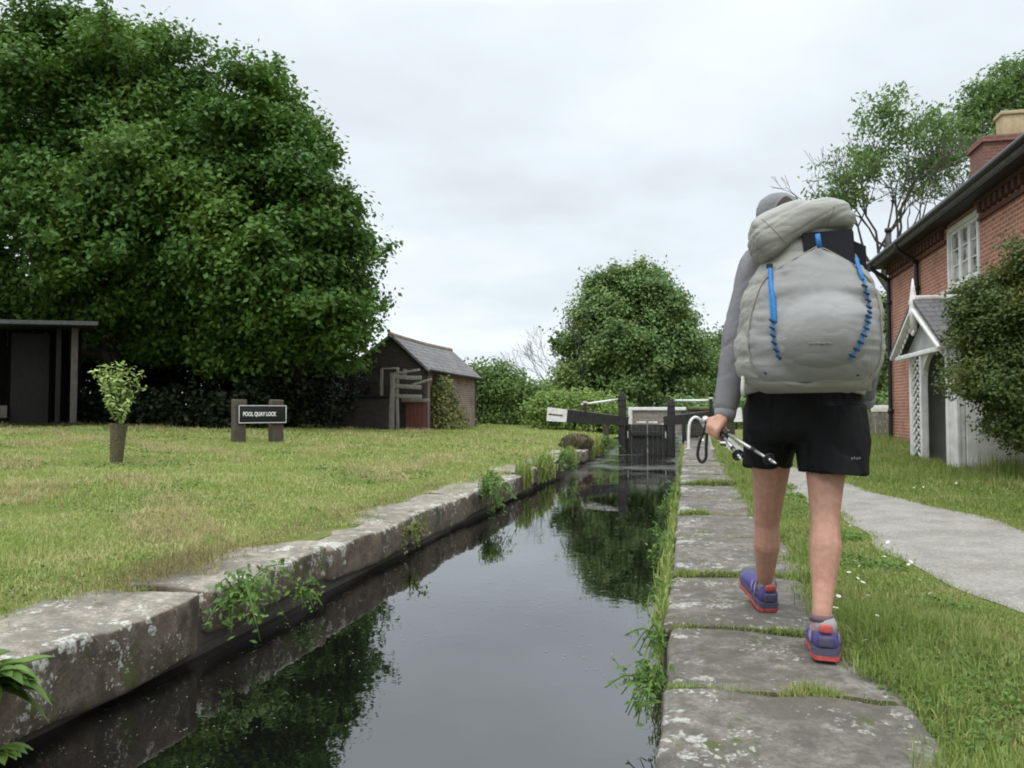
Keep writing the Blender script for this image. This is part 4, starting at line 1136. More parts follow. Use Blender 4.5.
make_tree('distant_tree', 'smaller green tree half hidden behind the walker\'s sleeve', 'tree', tb4,
          [lobe(712, 368, 58, 28, 30, 2.5), lobe(740, 362, 58, 34, 36, 2.5), lobe(775, 370, 58, 34, 34, 2.5), lobe(715, 395, 57, 34, 16, 2)],
          0.3, 45, 50, 0.45, 0.26, M['leaf_hedge'], 9, 0.6, 0.45, None, zmin=0.2, nlimb=8, ntwig=20, ncl=16, brad=1.2)
tb5 = P3(866, 408, 40); tb5[2] = 0.1
make_tree('distant_tree', 'green thicket tree in the gap beside the cottage corner', 'tree', tb5,
          [lobe(866, 365, 40, 34, 44, 2.0), lobe(845, 385, 40, 35, 28, 2.0), lobe(885, 330, 40, 20, 40, 1.5)],
          0.22, 35, 50, 0.35, 0.2, M['leaf_hedge'], 19, 0.6, 0.45, None, zmin=0.2, nlimb=8, ntwig=20, ncl=16, brad=0.9)
hp_ = [(*XY(660, 43), 1.9), (*XY(720, 40), 1.6), (*XY(790, 38), 1.6), (*XY(880, 36), 1.8), (*XY(1000, 36), 2.2)]
hedge('hedge', 'dark green hedge beyond the towpath and the paling fence', 'hedge', hp_, 0.8, 2, 280, 60, 0.3, 0.17, M['leaf_far'], 41, stems=10)
hp_ = [(*XY(400, 80), 4.0), (*XY(520, 80), 3.2), (*XY(600, 85), 3.5), (*XY(760, 85), 4.5), (*XY(900, 80), 5)]
tag(hedge('far_wood', 'distant line of trees closing the view past the canal', 'wood', hp_, 2.0, 3, 300, 50, 0.8, 0.42, M['leaf_far'], 43, stems=10), kind='stuff')

# bare twiggy tree beside the round tree
def branching(m, p, d, L, r, depth, g_, tips, spread=0.45, upw=0.12, minr=0.004):
    q = p + d * L
    midp = (p + q) / 2 + g_.normal(size=3) * L * 0.06
    m.tube([p, midp, q], [r, r * 0.85, max(r * 0.7, minr)], 5 if depth < 3 else 7, cap=False)
    if depth == 0:
        tips.append(q); return
    for k in range(int(g_.integers(2, 4))):
        nd = d + g_.normal(size=3) * spread + np.array([0, 0, upw]); nd /= np.linalg.norm(nd)
        branching(m, q, nd, L * g_.uniform(0.65, 0.9), max(r * 0.62, minr), depth - 1, g_, tips, spread, upw, minr)
    tips.append(q)
bt = P3(572, 405, 44); bt[2] = 0.1
root = thing('bare_tree', bt, 'bare twiggy grey tree at the left edge of the round tree', 'tree')
g_ = np.random.default_rng(3); m = MB(); tips = []
for k in range(3):
    branching(m, bt + (0.3 * k - 0.3, 0, 0), np.array([-0.30 + 0.12 * k, 0, 1.0]) / 1.05, 1.75, 0.045, 5, g_, tips, 0.36, 0.1, 0.006)
m.build('trunk', M['bark_grey'], root)

# ash tree behind the cottage: airy sprays of leaves
def ash(base, name, label, lobes, seed, nclump, per, trunk, dirs, BL, group=None):
    g_ = np.random.default_rng(seed)
    root = thing(name, base, label, 'tree', group)
    m = MB(); tips = []
    base = np.asarray(base, float)
    top = base + np.array([0.0, 0, trunk])
    m.tube([base - (0, 0, 0.2), (base + top) / 2 + (0.1, 0, 0), top], [0.2, 0.17, 0.14], 9)
    for d in dirs:
        d = np.array(d, float); d /= np.linalg.norm(d)
        branching(m, top - (0, 0, 0.3), d, BL, 0.075, 5, g_, tips, 0.42, 0.13, 0.008)
    m.build('trunk', M['bark_grey'], root)
    tips = np.array(tips)
    lob = np.asarray(lobes, float)
    li = g_.choice(len(lob), nclump)
    tips = tips[[np.min((((t_ - lob[:, :3]) / lob[:, 3:6]) ** 2).sum(1)) < 3.0 for t_ in tips]]
    cc = lob[li, :3] + unit(nclump, g_) * lob[li, 3:6] * g_.uniform(0, 1, (nclump, 1)) ** 0.5
    tt_ = tips[g_.choice(len(tips), int(nclump * 0.3))]
    cc = np.concatenate([cc, tt_])
    idx = np.repeat(np.arange(len(cc)), per)
    P_ = cc[idx] + g_.normal(size=(len(idx), 3)) * np.array([0.26, 0.26, 0.11])
    N_ = np.array([0, 0, 0.6]) + 0.6 * g_.normal(size=P_.shape); N_ /= np.linalg.norm(N_, axis=1, keepdims=True)
    V, Fc = leaf_arrays(P_, N_, 0.19, 0.42, g_, 0.4)
    np_obj('crown', V, Fc, M['leaf_ash'], root)
D5 = 27
b5 = P3(893, 405, D5); b5[2] = 0.1
ash(b5, 'ash_tree', 'airy thin leaved tree showing branches above the cottage eaves',
    [lobe(885, 115, D5, 24, 24, 1), lobe(855, 165, D5, 26, 18, 1), lobe(843, 200, D5, 18, 12, .7), lobe(905, 130, D5, 30, 26, 1), lobe(935, 125, D5, 26, 24, 1), lobe(950, 155, D5, 24, 26, 1), lobe(890, 150, D5, 34, 30, 1), lobe(925, 175, D5, 28, 24, 1)],
    12, 190, 30, 5.2, ((-0.28, -0.1, 1), (-0.08, 0.2, 1.1), (0.12, -0.2, 1.2), (0.4, 0.1, 1), (0.75, 0, 0.9), (-0.5, -0.1, 0.8), (0.2, 0.3, 1.2)), 1.6)
b6 = P3(1015, 405, D5 + 6); b6[2] = 0.1
ash(b6, 'ash_tree', 'fuller green tree rising behind the cottage chimney',
    [lobe(985, 100, D5 + 6, 26, 20, 1.2), lobe(1010, 85, D5 + 6, 30, 22, 1.2), lobe(1040, 75, D5 + 6, 34, 26, 1.3), lobe(975, 125, D5 + 6, 20, 18, 1), lobe(1010, 110, D5 + 6, 34, 22, 1.2), lobe(1060, 110, D5 + 6, 34, 30, 1.3)],
    14, 400, 32, 7.0, ((-0.55, 0, 1), (-0.25, 0.2, 1.1), (0.05, -0.2, 1.2), (0.4, 0.1, 1), (0.7, 0, 0.8)), 1.9)

# big shrub before the cottage
sb0 = np.array([4.55, 10.4, 0.02])
def slobe(px, py, y, rx, ry, rd): p = at(px, py, y); return (*p, rx, rd, ry)
make_tree('garden_shrub', 'large dull green shrub in front of the cottage window wall', 'shrub', sb0,
          [slobe(1000, 305, 10.4, 0.52, 0.5, 0.6), slobe(1022, 350, 10.3, 0.70, 0.6, 0.7), slobe(995, 385, 10.3, 0.45, 0.5, 0.6), slobe(1038, 290, 10.4, 0.6, 0.5, 0.6), slobe(1018, 425, 10.2, 0.45, 0.4, 0.6), slobe(1050, 410, 10.2, 0.6, 0.6, 0.6), slobe(998, 345, 10.4, 0.32, 0.5, 0.4), slobe(978, 305, 10.4, 0.2, 0.25, 0.3)],
          0.06, 80, 60, 0.075, 0.043, M['leaf_shrub'], 52, 0.8, 0.4, nlimb=12, ntwig=90, zmin=0.3, fork=0.12, rough=0.08, ncl=16, brad=0.24, bark='bark')

# climber on the hut corner
g_ = np.random.default_rng(61)
cl = thing('climbing_plant', (-7.5, 22.4, 0.3), 'yellow green climber hanging over the hut corner by the red door', 'climber')
n = 5200
yy_ = np.concatenate([g_.uniform(22.2, 23.6, n // 2), g_.uniform(22.4, 24.4, n - n // 2)])
zt_ = 0.3 + g_.uniform(0, 1, n) * np.interp(yy_, [22.1, 22.5, 23.2, 24.0, 24.5], [1.15, 1.7, 1.6, 0.7, 0.4])
xx_ = -7.55 + np.abs(g_.normal(size=n)) * 0.16 * np.interp(zt_, [0.3, 2], [1.8, 0.8])
P_ = np.stack([xx_, yy_, zt_], 1); N_ = np.array([0.6, -0.5, 0.5]) + 0.5 * g_.normal(size=P_.shape); N_ /= np.linalg.norm(N_, axis=1, keepdims=True)
V, Fc = leaf_arrays(P_, N_, 0.10, 0.7, g_, 0.3); np_obj('foliage', V, Fc, M['leaf_ivy'], cl)
m = MB()
for k in range(7): limb(m, (-7.53, 22.4 + 0.2 * k, 0.2), (-7.55, 22.3 + 0.25 * k, 1.6 - 0.14 * k), 0.025, 0.008, g_, 0.08)
m.build('stems', M['bark'], cl)

# sapling in a mesh guard
sap = np.array([-6.95, 8.30, 0]); sap[2] = Gz(sap[0], sap[1])
sr = thing('sapling', sap, 'small leafy sapling standing in a dark mesh guard on the lawn', 'sapling')
m = MB(); prof = [(0.072, -0.02), (0.082, 0.15), (0.092, 0.35), (0.108, 0.50)]
m.tube([sap + (0.01 * i, 0, z) for i, (r_, z) in enumerate(prof)], [r_ for r_, z in prof], 14, cap=False)
m.tube([sap + (0.01 * i, 0, z) for i, (r_, z) in enumerate(prof)], [r_ - 0.006 for r_, z in prof], 14, cap=False)
m.build('guard', M['guard'], sr)
g_ = np.random.default_rng(71); m = MB(); C_ = []; N_ = []
for k in range(26):
    a_ = k * 2.4; rr_ = 0.06 + 0.28 * ((k % 6) / 5.0)
    top = sap + np.array([math.cos(a_) * rr_ + 0.0, math.sin(a_) * rr_, g_.uniform(0.84, 1.33) - rr_ * 0.35])
    base_ = sap + np.array([0.02, 0, 0.35])
    t_ = np.linspace(0, 1, 7)[:, None]; ln = base_ + (top - base_) * t_ ** np.array([1.6, 1.6, 1.0])
    m.tube(ln, np.linspace(0.009, 0.003, 7), 5)
    for s_ in np.linspace(0.34, 1.02, 24):
        p = base_ + (top - base_) * np.array([s_ ** 1.6, s_ ** 1.6, s_]); d_ = g_.normal(size=3); d_[2] = abs(d_[2]) * 0.6 + 0.25; d_ /= np.linalg.norm(d_)
        C_.append(p + d_ * 0.045); N_.append(d_ * 0.2 + np.array([0, 0, 0.7]) + g_.normal(size=3) * 0.4)
m.build('trunk', M['bark'], sr)
C_ = np.array(C_); N_ = np.array(N_); N_ /= np.linalg.norm(N_, axis=1, keepdims=True)
V, Fc = leaf_arrays(C_, N_, 0.085, 0.48, g_, 0.0); np_obj('crown', V, Fc, M['leaf_sap'], sr)

# ------------------------------------------------------------------ the walker
SK = NT('skin'); n_a = SK.noise(40, 4); 
SK.bsdf(SK.mix(SK.step(n_a, 0.35, 0.65), (0.43, 0.236, 0.166), (0.37, 0.192, 0.130)), 0.55, 0.35, n_a, 0.05, 0.002)
M['skin'] = SK.m
def fabric(name, c1, c2, scale=350, rough=0.85, bump=0.25, wr=9, wr_amt=0.35, fold=0.0, fs=(1, 1, 2.4)):
    t = NT(name); n_ = t.noise(scale, 2); w_ = t.noise(wr, 4, 0.55)
    t.bsdf(t.mix(t.step(w_, 0.3, 0.7), c1, c2), rough, 0.2, t.math('ADD', t.math('ADD', t.math('MULTIPLY', n_, 0.15), t.math('MULTIPLY', w_, wr_amt)), t.math('MULTIPLY', t.math('MINIMUM', t.math('ABSOLUTE', t.math('SUBTRACT', t.noise(5.5, 3, 0.5, stretch=fs), 0.5)), 0.09), fold)), bump, 0.02)
    return t.m
M['shirt'] = fabric('grey_shirt', (0.190, 0.187, 0.194), (0.158, 0.155, 0.161), bump=0.35, fold=6.0, fs=(1.6, 1.6, 1.0))
M['shorts'] = fabric('black_shorts', (0.0065, 0.0065, 0.007), (0.0045, 0.0045, 0.005), rough=0.7, bump=0.5, fold=8.0, fs=(1.5, 1.5, 0.6))
M['pack'] = fabric('pack_fabric', (0.305, 0.296, 0.265), (0.27, 0.262, 0.235), 500, 0.6, 0.4, 10, 0.3, 6.0, (0.6, 0.6, 1.5))
M['pack_mesh'] = fabric('pack_stretch_panel', (0.27, 0.268, 0.258), (0.24, 0.238, 0.23), 700, 0.65, 0.3, 10, 0.3, 4.0, (1, 1, 1.6))
M['pack_dark'] = fabric('pack_dark_fabric', (0.25, 0.24, 0.205), (0.22, 0.21, 0.18), 500, 0.6, 0.2, 14)  # darker cloth for seams, straps and logo
M['pack_pocket'] = fabric('pack_shaded_pocket', (0.225, 0.222, 0.21), (0.195, 0.192, 0.18), 700, 0.7, 0.3, 10, 0.3, 3.0, (1, 1, 1.6))  # panel fabric darkened to stand for shading on the bulge
M['blue'] = simple('blue_cord', (0.02, 0.17, 0.44), (0.015, 0.12, 0.34), 80, 0.5, 0.3, 0.3, 0.002)
M['blue_dark'] = simple('navy_cord', (0.006, 0.022, 0.07), (0.006, 0.018, 0.05), 80, 0.6, 0.3, 0.3, 0.002)
M['foam'] = simple('black_foam', (0.014, 0.0145, 0.019), (0.011, 0.011, 0.015), 120, 0.85, 0.2, 0.3, 0.002)
M['shoe'] = fabric('purple_shoe_mesh', (0.075, 0.06, 0.19), (0.05, 0.045, 0.14), 400, 0.7, 0.3, 20)
M['shoe_grey'] = fabric('slate_shoe_overlay', (0.09, 0.085, 0.13), (0.07, 0.066, 0.10), 400, 0.6, 0.3, 20)
M['coral'] = simple('coral_rubber', (0.50, 0.085, 0.075), (0.33, 0.06, 0.055), 40, 0.6, 0.3, 0.2, 0.002)
M['shoe_light'] = simple('lilac_overlay', (0.26, 0.20, 0.36), (0.20, 0.16, 0.30), 40, 0.6, 0.3, 0.1)
M['sock'] = fabric('grey_sock', (0.32, 0.30, 0.30), (0.27, 0.25, 0.25), 500, 0.9, 0.3, 20)
M['sock_band'] = fabric('mauve_sock_band', (0.17, 0.105, 0.125), (0.14, 0.09, 0.105), 500, 0.9, 0.3, 20)
M['alu'] = simple('pole_metal', (0.50, 0.49, 0.47), (0.42, 0.41, 0.40), 30, 0.35, 0.5, 0.05, 0.001, None, 0.7)
M['pole_black'] = simple('pole_grip', (0.02, 0.02, 0.021), (0.014, 0.014, 0.015), 60, 0.6, 0.3, 0.2, 0.002)
M['hair'] = simple('brown_hair', (0.05, 0.032, 0.02), (0.03, 0.02, 0.013), 60, 0.6, 0.3, 0.5, 0.004, (8, 8, 1))

walker = thing('person', (0.40, 3.3, 0), 'walker seen from behind in grey long sleeves, black shorts and cap', 'person')
# joints
Rank, Lank = at(822, 622, 3.03), at(764.5, 593, 3.70)
Rkn, Lkn = at(825, 516, 3.20), at(767, 521, 3.56)
Rhip, Lhip = at(826, 415, 3.33), at(775, 415, 3.37)
Rhs, Lhs = at(848, 265, 3.32), at(757.5, 262, 3.34)
Lel, Lwr = at(736, 335, 3.30), at(725.5, 411, 3.26)
Rel, Rwr = at(868, 335, 3.28), at(866, 398, 3.50)
pel = (Rhip + Lhip) / 2
neck = (Rhs + Lhs) / 2 + (0, 0.03, 0.08)
head = np.array(at(778, 222, 3.43))
b = MB()
def leg(hip, kn, an, back, k=1.0):
    calf = kn + (an - kn) * 0.30 + np.array([0, -0.022, 0]); thm = hip + (kn - hip) * 0.5
    low = kn + (an - kn) * 0.66 + np.array([0, -0.008, 0])
    b.chain([(hip, 0.088), (thm, 0.078), (hip + (kn - hip) * 0.85, 0.061), (kn, 0.055), (kn + (an - kn) * 0.12, 0.0515)])
    b.chain([(kn, 0.051), (calf, 0.0585 * k), (low, 0.042), (an + (0, 0, 0.03), 0.034), (an + (0, 0, -0.03), 0.036)])
    b.capsule(kn + (an - kn) * 0.08 + (0, 0.02, 0), 0.045, an + (0, 0.012, 0.03), 0.028)
    b.capsule(an + (0, -0.01, -0.035), 0.03, an + (0.0, 0.16, -0.065), 0.022)
leg(Rhip, Rkn, Rank, 1, 1.04); leg(Lhip, Lkn, Lank, -1, 0.98)
b.capsule(Rhip, 0.105, Lhip, 0.105); b.capsule(pel, 0.12, pel + (0, 0, 0.2), 0.11)
for s_ in (-0.06, 0.06): b.capsule(pel + (s_, 0, 0.1), 0.10, (Rhs + Lhs) / 2 + (s_, 0, -0.08), 0.11)
b.capsule(Rhs, 0.055, Lhs, 0.055); b.capsule((Rhs + Lhs) / 2, 0.06, head + (0, -0.02, -0.06), 0.05)
# head with face
b.sphere(head + (0, 0, 0.01), (0.076, 0.094, 0.10), 20, 14); b.sphere(head + (0, 0.03, -0.055), (0.058, 0.066, 0.06), 16, 10)
b.capsule(head + (0, 0.092, 0.0), 0.010, head + (0, 0.112, -0.03), 0.013)                     # nose
b.capsule(head + (-0.02, 0.082, -0.067), 0.008, head + (0.02, 0.082, -0.067), 0.008)          # lips
for s_ in (-1, 1):
    b.sphere(head + (s_ * 0.079, 0.0, -0.012), (0.010, 0.020, 0.030), 10, 8)                  # ears
    b.capsule(head + (s_ * 0.02, 0.087, 0.018), 0.008, head + (s_ * 0.045, 0.078, 0.016), 0.008)
# arms
b.chain([(Lhs, 0.05), (Lel, 0.038), (Lel + (Lwr - Lel) * 0.3, 0.04), (Lwr, 0.027)]); b.chain([(Rhs, 0.05), (Rel, 0.038), (Rwr, 0.027)])
# left hand closed round the poles
HC = np.array(at(719.5, 430, 3.22)); tip1 = np.array(at(776, 463.5, 2.90))
pd = tip1 - HC; pd /= np.linalg.norm(pd)
uu = np.array([-1.0, 0, 0]); uu -= (uu @ pd) * pd; uu /= np.linalg.norm(uu)
dn = np.cross(pd, uu); dn = dn if dn[2] < 0 else -dn
def ringp(ax, a_, rad): return HC + pd * ax + rad * (math.cos(R(a_)) * uu + math.sin(R(a_)) * dn)
b.chain([(Lwr, 0.026), ((Lwr * 0.45 + (HC + uu * 0.022) * 0.55), 0.027)])
for ax in (-0.034, -0.012, 0.012, 0.03):                                                      # palm
    b.chain([(Lwr * 0.62 + HC * 0.38 + pd * ax * 0.55 + uu * 0.008, 0.018), (ringp(ax * 0.95, -25, 0.030), 0.0145), (ringp(ax, 22, 0.033), 0.0125)], 10)
for i, ax in enumerate((-0.036, -0.0135, 0.0085, 0.029)):                                     # four fingers, index to little
    fr = (0.0098, 0.0102, 0.0098, 0.0086)[i]; ext = (0, 12, 4, -18)[i]
    pts = [(ringp(ax, 22, 0.033), fr * 1.1), (ringp(ax * 1.02, 78, 0.031), fr * 1.06), (ringp(ax * 1.03, 150, 0.026), fr), (ringp(ax * 1.03, 205 + ext, 0.021), fr * 0.9)]
    b.chain(pts, 10)
b.chain([(Lwr * 0.5 + HC * 0.5 - pd * 0.03, 0.015), (ringp(-0.052, -55, 0.034), 0.0125), (ringp(-0.05, -110, 0.028), 0.011), (ringp(-0.036, -165, 0.025), 0.0095)], 10)   # thumb over the top
# right hand, loosely curled in front of the thigh
rd = np.array(at(857, 420, 3.58)) - Rwr; rd /= np.linalg.norm(rd)
rs = np.array([0, 1.0, 0]); rs -= (rs @ rd) * rd; rs /= np.linalg.norm(rs); rc = np.cross(rd, rs); rc = rc if rc[0] < 0 else -rc
for k in (-0.026, -0.009, 0.009, 0.026): b.chain([(Rwr + rs * k * 0.4, 0.02), (Rwr + rd * 0.085 + rs * k, 0.0135)], 10)
for i, k in enumerate((0.030, 0.010, -0.010, -0.028)):
    L_ = (0.9, 1.0, 0.93, 0.76)[i]; p0 = Rwr + rd * 0.088 + rs * k
    p1 = p0 + (rd * 0.85 + rc * 0.3) * 0.040 * L_; p2 = p1 + (rd * 0.5 + rc * 0.85) * 0.027 * L_; p3 = p2 + (rc * 0.98 - rd * 0.1) * 0.021 * L_
    b.chain([(p0, 0.0105), (p1, 0.0095), (p2, 0.0088), (p3, 0.0078)], 10)
b.chain([(Rwr + rd * 0.02 + rs * 0.02, 0.014), (Rwr + rd * 0.055 + rs * 0.048 + rc * 0.012, 0.0115), (Rwr + rd * 0.085 + rs * 0.052 + rc * 0.03, 0.0095)], 10)
me, v, nn = remesh(b, 0.005, 3)
org = wpos(walker)
def put(me, v, name, mat, parent):
    set_co(me, v - wpos(parent)); me.materials.clear(); return link(name, me, mat, parent, True)
body = put(me, v, 'body', M['skin'], walker)
# eyes under the cap peak
for s_ in (-1, 1):
    m = MB(); m.sphere(head + (s_ * 0.032, 0.083, 0.005), 0.011, 10, 8); m.build('eye', simple('eye', (0.6, 0.6, 0.58), (0.1, 0.07, 0.05), 200, 0.2, 0.5, 0), walker)

# shirt
b = MB()
sh = (Rhs + Lhs) / 2
for s_, r_ in ((-0.085, 0.118), (0.0, 0.13), (0.085, 0.118)):
    b.capsule(pel + (s_, 0, 0.12), r_, sh + (s_ * 0.8, 0, -0.10), r_ * 0.98)
b.capsule(Lhs + (0.03, 0, -0.01), 0.075, Rhs + (-0.03, 0, -0.01), 0.075); b.capsule(sh + (0, 0, 0.02), 0.075, sh + (0, 0.03, 0.07), 0.062)
cuffL = Lwr + (Lel - Lwr) * 0.05
b.chain([(Lhs + (0.0, 0, -0.005), 0.078), (Lhs + (Lel - Lhs) * 0.5, 0.069), (Lel, 0.063), (Lel + (Lwr - Lel) * 0.45, 0.057), (cuffL, 0.047)])
cuffR = Rwr + (Rel - Rwr) * 0.05
b.chain([(Rhs + (-0.01, 0, -0.01), 0.072), (Rhs + (Rel - Rhs) * 0.5, 0.064), (Rel, 0.058), (Rel + (Rwr - Rel) * 0.5, 0.053), (cuffR, 0.043)])
me, v, nn = remesh(b, 0.010, 5)
v = v + nn * (0.003 * wave(v, (16, 16, 22), 71) - 0.006 * crease(v, (12, 12, 9), 72) - 0.003 * crease(v, (26, 26, 18), 73))[:, None]
put(me, v, 'shirt', M['shirt'], walker)
for c_, el_, r_ in ((cuffL, Lel, 0.040), (cuffR, Rel, 0.036)):
    d = (c_ - el_) / np.linalg.norm(c_ - el_)
    m = MB(); m.tube([c_ + d * 0.012, c_ + d * 0.036, c_ + d * 0.050], [r_ * 1.1, r_ * 1.06, r_ * 0.95], 18); m.build('cuff', M['shirt'], walker)

# shorts: loose legs flaring to the hem
b = MB()
def oval(path, n=22):
    vs = []; 
    for (c, rx_, ry_) in path:
        th_ = np.arange(n) * 2 * math.pi / n
        vs.append(np.stack([c[0] + rx_ * np.cos(th_), c[1] + ry_ * np.sin(th_), c[2] + 0 * th_], 1))
    V_ = np.concatenate(vs); f_ = []
    for i in range(len(path) - 1):
        for j in range(n): f_.append((i * n + j, i * n + (j + 1) % n, (i + 1) * n + (j + 1) % n, (i + 1) * n + j))
    f_.append(tuple(range(n))[::-1]); f_.append(tuple(range((len(path) - 1) * n, len(path) * n)))
    return V_, f_
def pa(px, py, y): return np.array(at(px, py, y))
wst = pa(803, 384, 3.34)
b.add(*oval([(pa(803, 378, 3.34), 0.215, 0.145), (pa(803, 400, 3.34), 0.225, 0.155), (pa(802, 430, 3.35), 0.232, 0.165), (pa(800, 441, 3.35), 0.20, 0.15)]))
b.add(*oval([(pa(832, 405, 3.31), 0.125, 0.14), (pa(832, 440, 3.29), 0.14, 0.145), (pa(831.5, 462, 3.26), 0.131, 0.142), (pa(832, 474, 3.245), 0.130, 0.14)]))
b.add(*oval([(pa(772, 405, 3.37), 0.115, 0.14), (pa(770, 440, 3.42), 0.118, 0.142), (pa(767.5, 458, 3.45), 0.102, 0.135), (pa(767, 467, 3.47), 0.099, 0.13)]))
me, v, nn = remesh(b, 0.008, 2)
hemf = np.clip((0.98 - v[:, 2]) / 0.3, 0, 1)
v = v + nn * (hemf * (0.009 * wave(v, (13, 13, 4), 81) - 0.012 * crease(v, (12, 12, 4), 82)))[:, None]
sho = put(me, v, 'shorts', M['shorts'], walker)
lg = pa(855, 458.5, 3.14); m = MB()
for k in range(4): m.box(lg + (0.009 * k - 0.012, -0.006, 0.002 * (k % 2)), (0.006, 0.003, 0.009), 0.001)
m.build('hem_logo', simple('grey_print', (0.2, 0.2, 0.2)), sho)

# shoes and socks
def shoe(an, heel, ang, nm, lift=0.0):
    """heel: ground point under the back of the heel; ang: toe direction from +Y; lift: toes raised"""
    cl_, sl_ = math.cos(lift), math.sin(lift)
    A_ = rz(ang) @ np.array([[1, 0, 0], [0, cl_, -sl_], [0, sl_, cl_]])
    def L2(p): return np.asarray(heel) + A_ @ (np.asarray(p, float) * np.array([1.22, 1.04, 1.16]))
    root = MB()
    st = [(0.0, 0.030, 0.050, 0.082), (0.02, 0.037, 0.04, 0.092), (0.06, 0.040, 0.035, 0.088), (0.10, 0.040, 0.03, 0.080), (0.15, 0.044, 0.028, 0.070), (0.20, 0.048, 0.026, 0.056), (0.245, 0.042, 0.026, 0.044), (0.275, 0.022, 0.028, 0.036)]
    n_ = 16; rings = []
    for (y_, w_, z0_, z1_) in st:
        z0_ = 0.022
        a_ = np.arange(n_) * 2 * math.pi / n_
        cx_ = np.sign(np.cos(a_)) * np.abs(np.cos(a_)) ** 0.75 * w_
        cz_ = (z0_ + z1_) / 2 + np.sin(a_) * (z1_ - z0_) / 2
        taper = 1 - 0.28 * np.clip((cz_ - 0.05) / 0.05, 0, 1)
        rings.append(np.array([L2((x_ * t_, y_ + (0.012 * max(0, (0.03 - y_) / 0.03)) * (z_ / 0.09), z_)) for x_, z_, t_ in zip(cx_, cz_, taper)]))
    V_ = np.concatenate(rings); f_ = []
    for i in range(len(st) - 1):
        for j in range(n_): f_.append((i * n_ + j, i * n_ + (j + 1) % n_, (i + 1) * n_ + (j + 1) % n_, (i + 1) * n_ + j))
    f_.append(tuple(range(n_))); f_.append(tuple(range((len(st) - 1) * n_, len(st) * n_))[::-1])
    root.add(V_, f_)
    s_ = root.build('shoe', M['shoe'], walker)
    sol = [(-0.004, 0.026), (0.006, 0.036), (0.05, 0.042), (0.10, 0.040), (0.15, 0.046), (0.20, 0.051), (0.25, 0.043), (0.282, 0.022)]
    outl = [(w_, y_) for y_, w_ in sol] + [(-w_, y_) for y_, w_ in sol[::-1]]
    m_ = MB()
    for z0_, z1_, k_, nm_, mt_ in ((0.0, 0.014, 1.0, 'outsole', 'coral'), (0.0142, 0.036, 0.97, 'midsole', 'shoe_grey')):
        m_ = MB(); m_.prism([L2((x_ * k_, y_, z0_ + (0.012 * max(0, (y_ - 0.2) / 0.08)))) for x_, y_ in outl], A_ @ np.array([0, 0, (z1_ - z0_) * 1.16])); m_.build(nm_, M[mt_], s_, smooth=False)
    m_ = MB(); m_.box(L2((0, 0.010, 0.094)), (0.046, 0.016, 0.030), 0.009, A_, 0.01); m_.build('heel_tab', M['coral'], s_)
    m_ = MB(); m_.box(L2((0, 0.004, 0.056)), (0.052, 0.016, 0.040), 0.007, A_, 0.01); m_.build('heel_counter', M['shoe_grey'], s_)
    for sd_ in (-1, 1):
        for k in range(2):
            m_ = MB(); p0 = L2((sd_ * (0.0405 + 0.001 * k), 0.055 + 0.035 * k, 0.042)); p1 = L2((sd_ * (0.031 + 0.001 * k), 0.080 + 0.035 * k, 0.082 - 0.006 * k))
            m_.tube([p0, (p0 + p1) / 2 + A_ @ np.array([sd_ * 0.004, 0, 0]), p1], 0.0045, 6); m_.build('overlay', M['shoe_light'], s_)
    col_ = L2((0, 0.055, 0.088))
    m_ = MB(); m_.tube([L2((0, 0.058, 0.070)), L2((0, 0.056, 0.098)), an + (0, 0.004, 0.012)], [0.046, 0.043, 0.041], 16, cap=True); so = m_.build('sock', M['sock'], walker)
    m_ = MB(); m_.tube([an + (0, 0.004, 0.004), an + (0, 0.005, 0.028)], [0.0425, 0.0415], 16); m_.build('sock_band', M['sock_band'], so)
shoe(Rank, np.array([Rank[0] + 0.004, Rank[1] - 0.058, 0.006]), R(-5), 'r')
shoe(Lank, np.array([Lank[0] + 0.012, Lank[1] - 0.062, 0.006]), R(15), 'l', R(17))

# cap
m = MB()
prof = [(0.088, -0.02), (0.091, 0.02), (0.088, 0.06), (0.074, 0.092), (0.048, 0.112), (0.012, 0.119)]
n_ = 24; V_ = []
for r_, z_ in prof:
    a_ = np.arange(n_) * 2 * math.pi / n_
    V_.append(np.stack([head[0] + r_ * np.cos(a_), head[1] + r_ * 1.15 * np.sin(a_), head[2] + z_ + 0 * a_], 1))
f_ = [(i * n_ + j, i * n_ + (j + 1) % n_, (i + 1) * n_ + (j + 1) % n_, (i + 1) * n_ + j) for i in range(len(prof) - 1) for j in range(n_)] + [tuple(range((len(prof) - 1) * n_, len(prof) * n_))]
m.add(np.concatenate(V_), f_)
capo = m.build('cap', M['shirt'], walker)
m = MB(); V_ = np.zeros((9, 4, 3))
for i, a_ in enumerate(np.linspace(R(20), R(160), 9)):
    for j, k in enumerate((0.0, 0.33, 0.66, 1.0)):
        rr_ = 0.09 + 0.065 * k * math.sin(a_)
        V_[i, j] = head + (rr_ * math.cos(a_), rr_ * 1.12 * math.sin(a_), -0.012 - 0.018 * k * k)
m.grid(V_); m.grid(V_[:, ::-1] - (0, 0, 0.004)); m.build('peak', M['shirt'], capo)
m = MB(); V_ = np.zeros((9, 3, 3))
for i, a_ in enumerate(np.linspace(R(-105), R(-40), 9)):
    hh_ = 0.034 * math.sin((i) / 8 * math.pi) + 0.002
    for j, k in enumerate((0.0, 0.5, 1.0)):
        z_ = 0.030 + hh_ * k * 1.6
        rr_ = float(np.interp(z_, [p[1] for p in prof], [p[0] for p in prof])) + 0.0025
        V_[i, j] = head + (rr_ * math.cos(a_), rr_ * 1.15 * math.sin(a_), z_)
m.grid(V_); m.build('back_opening', M['hair'], capo)

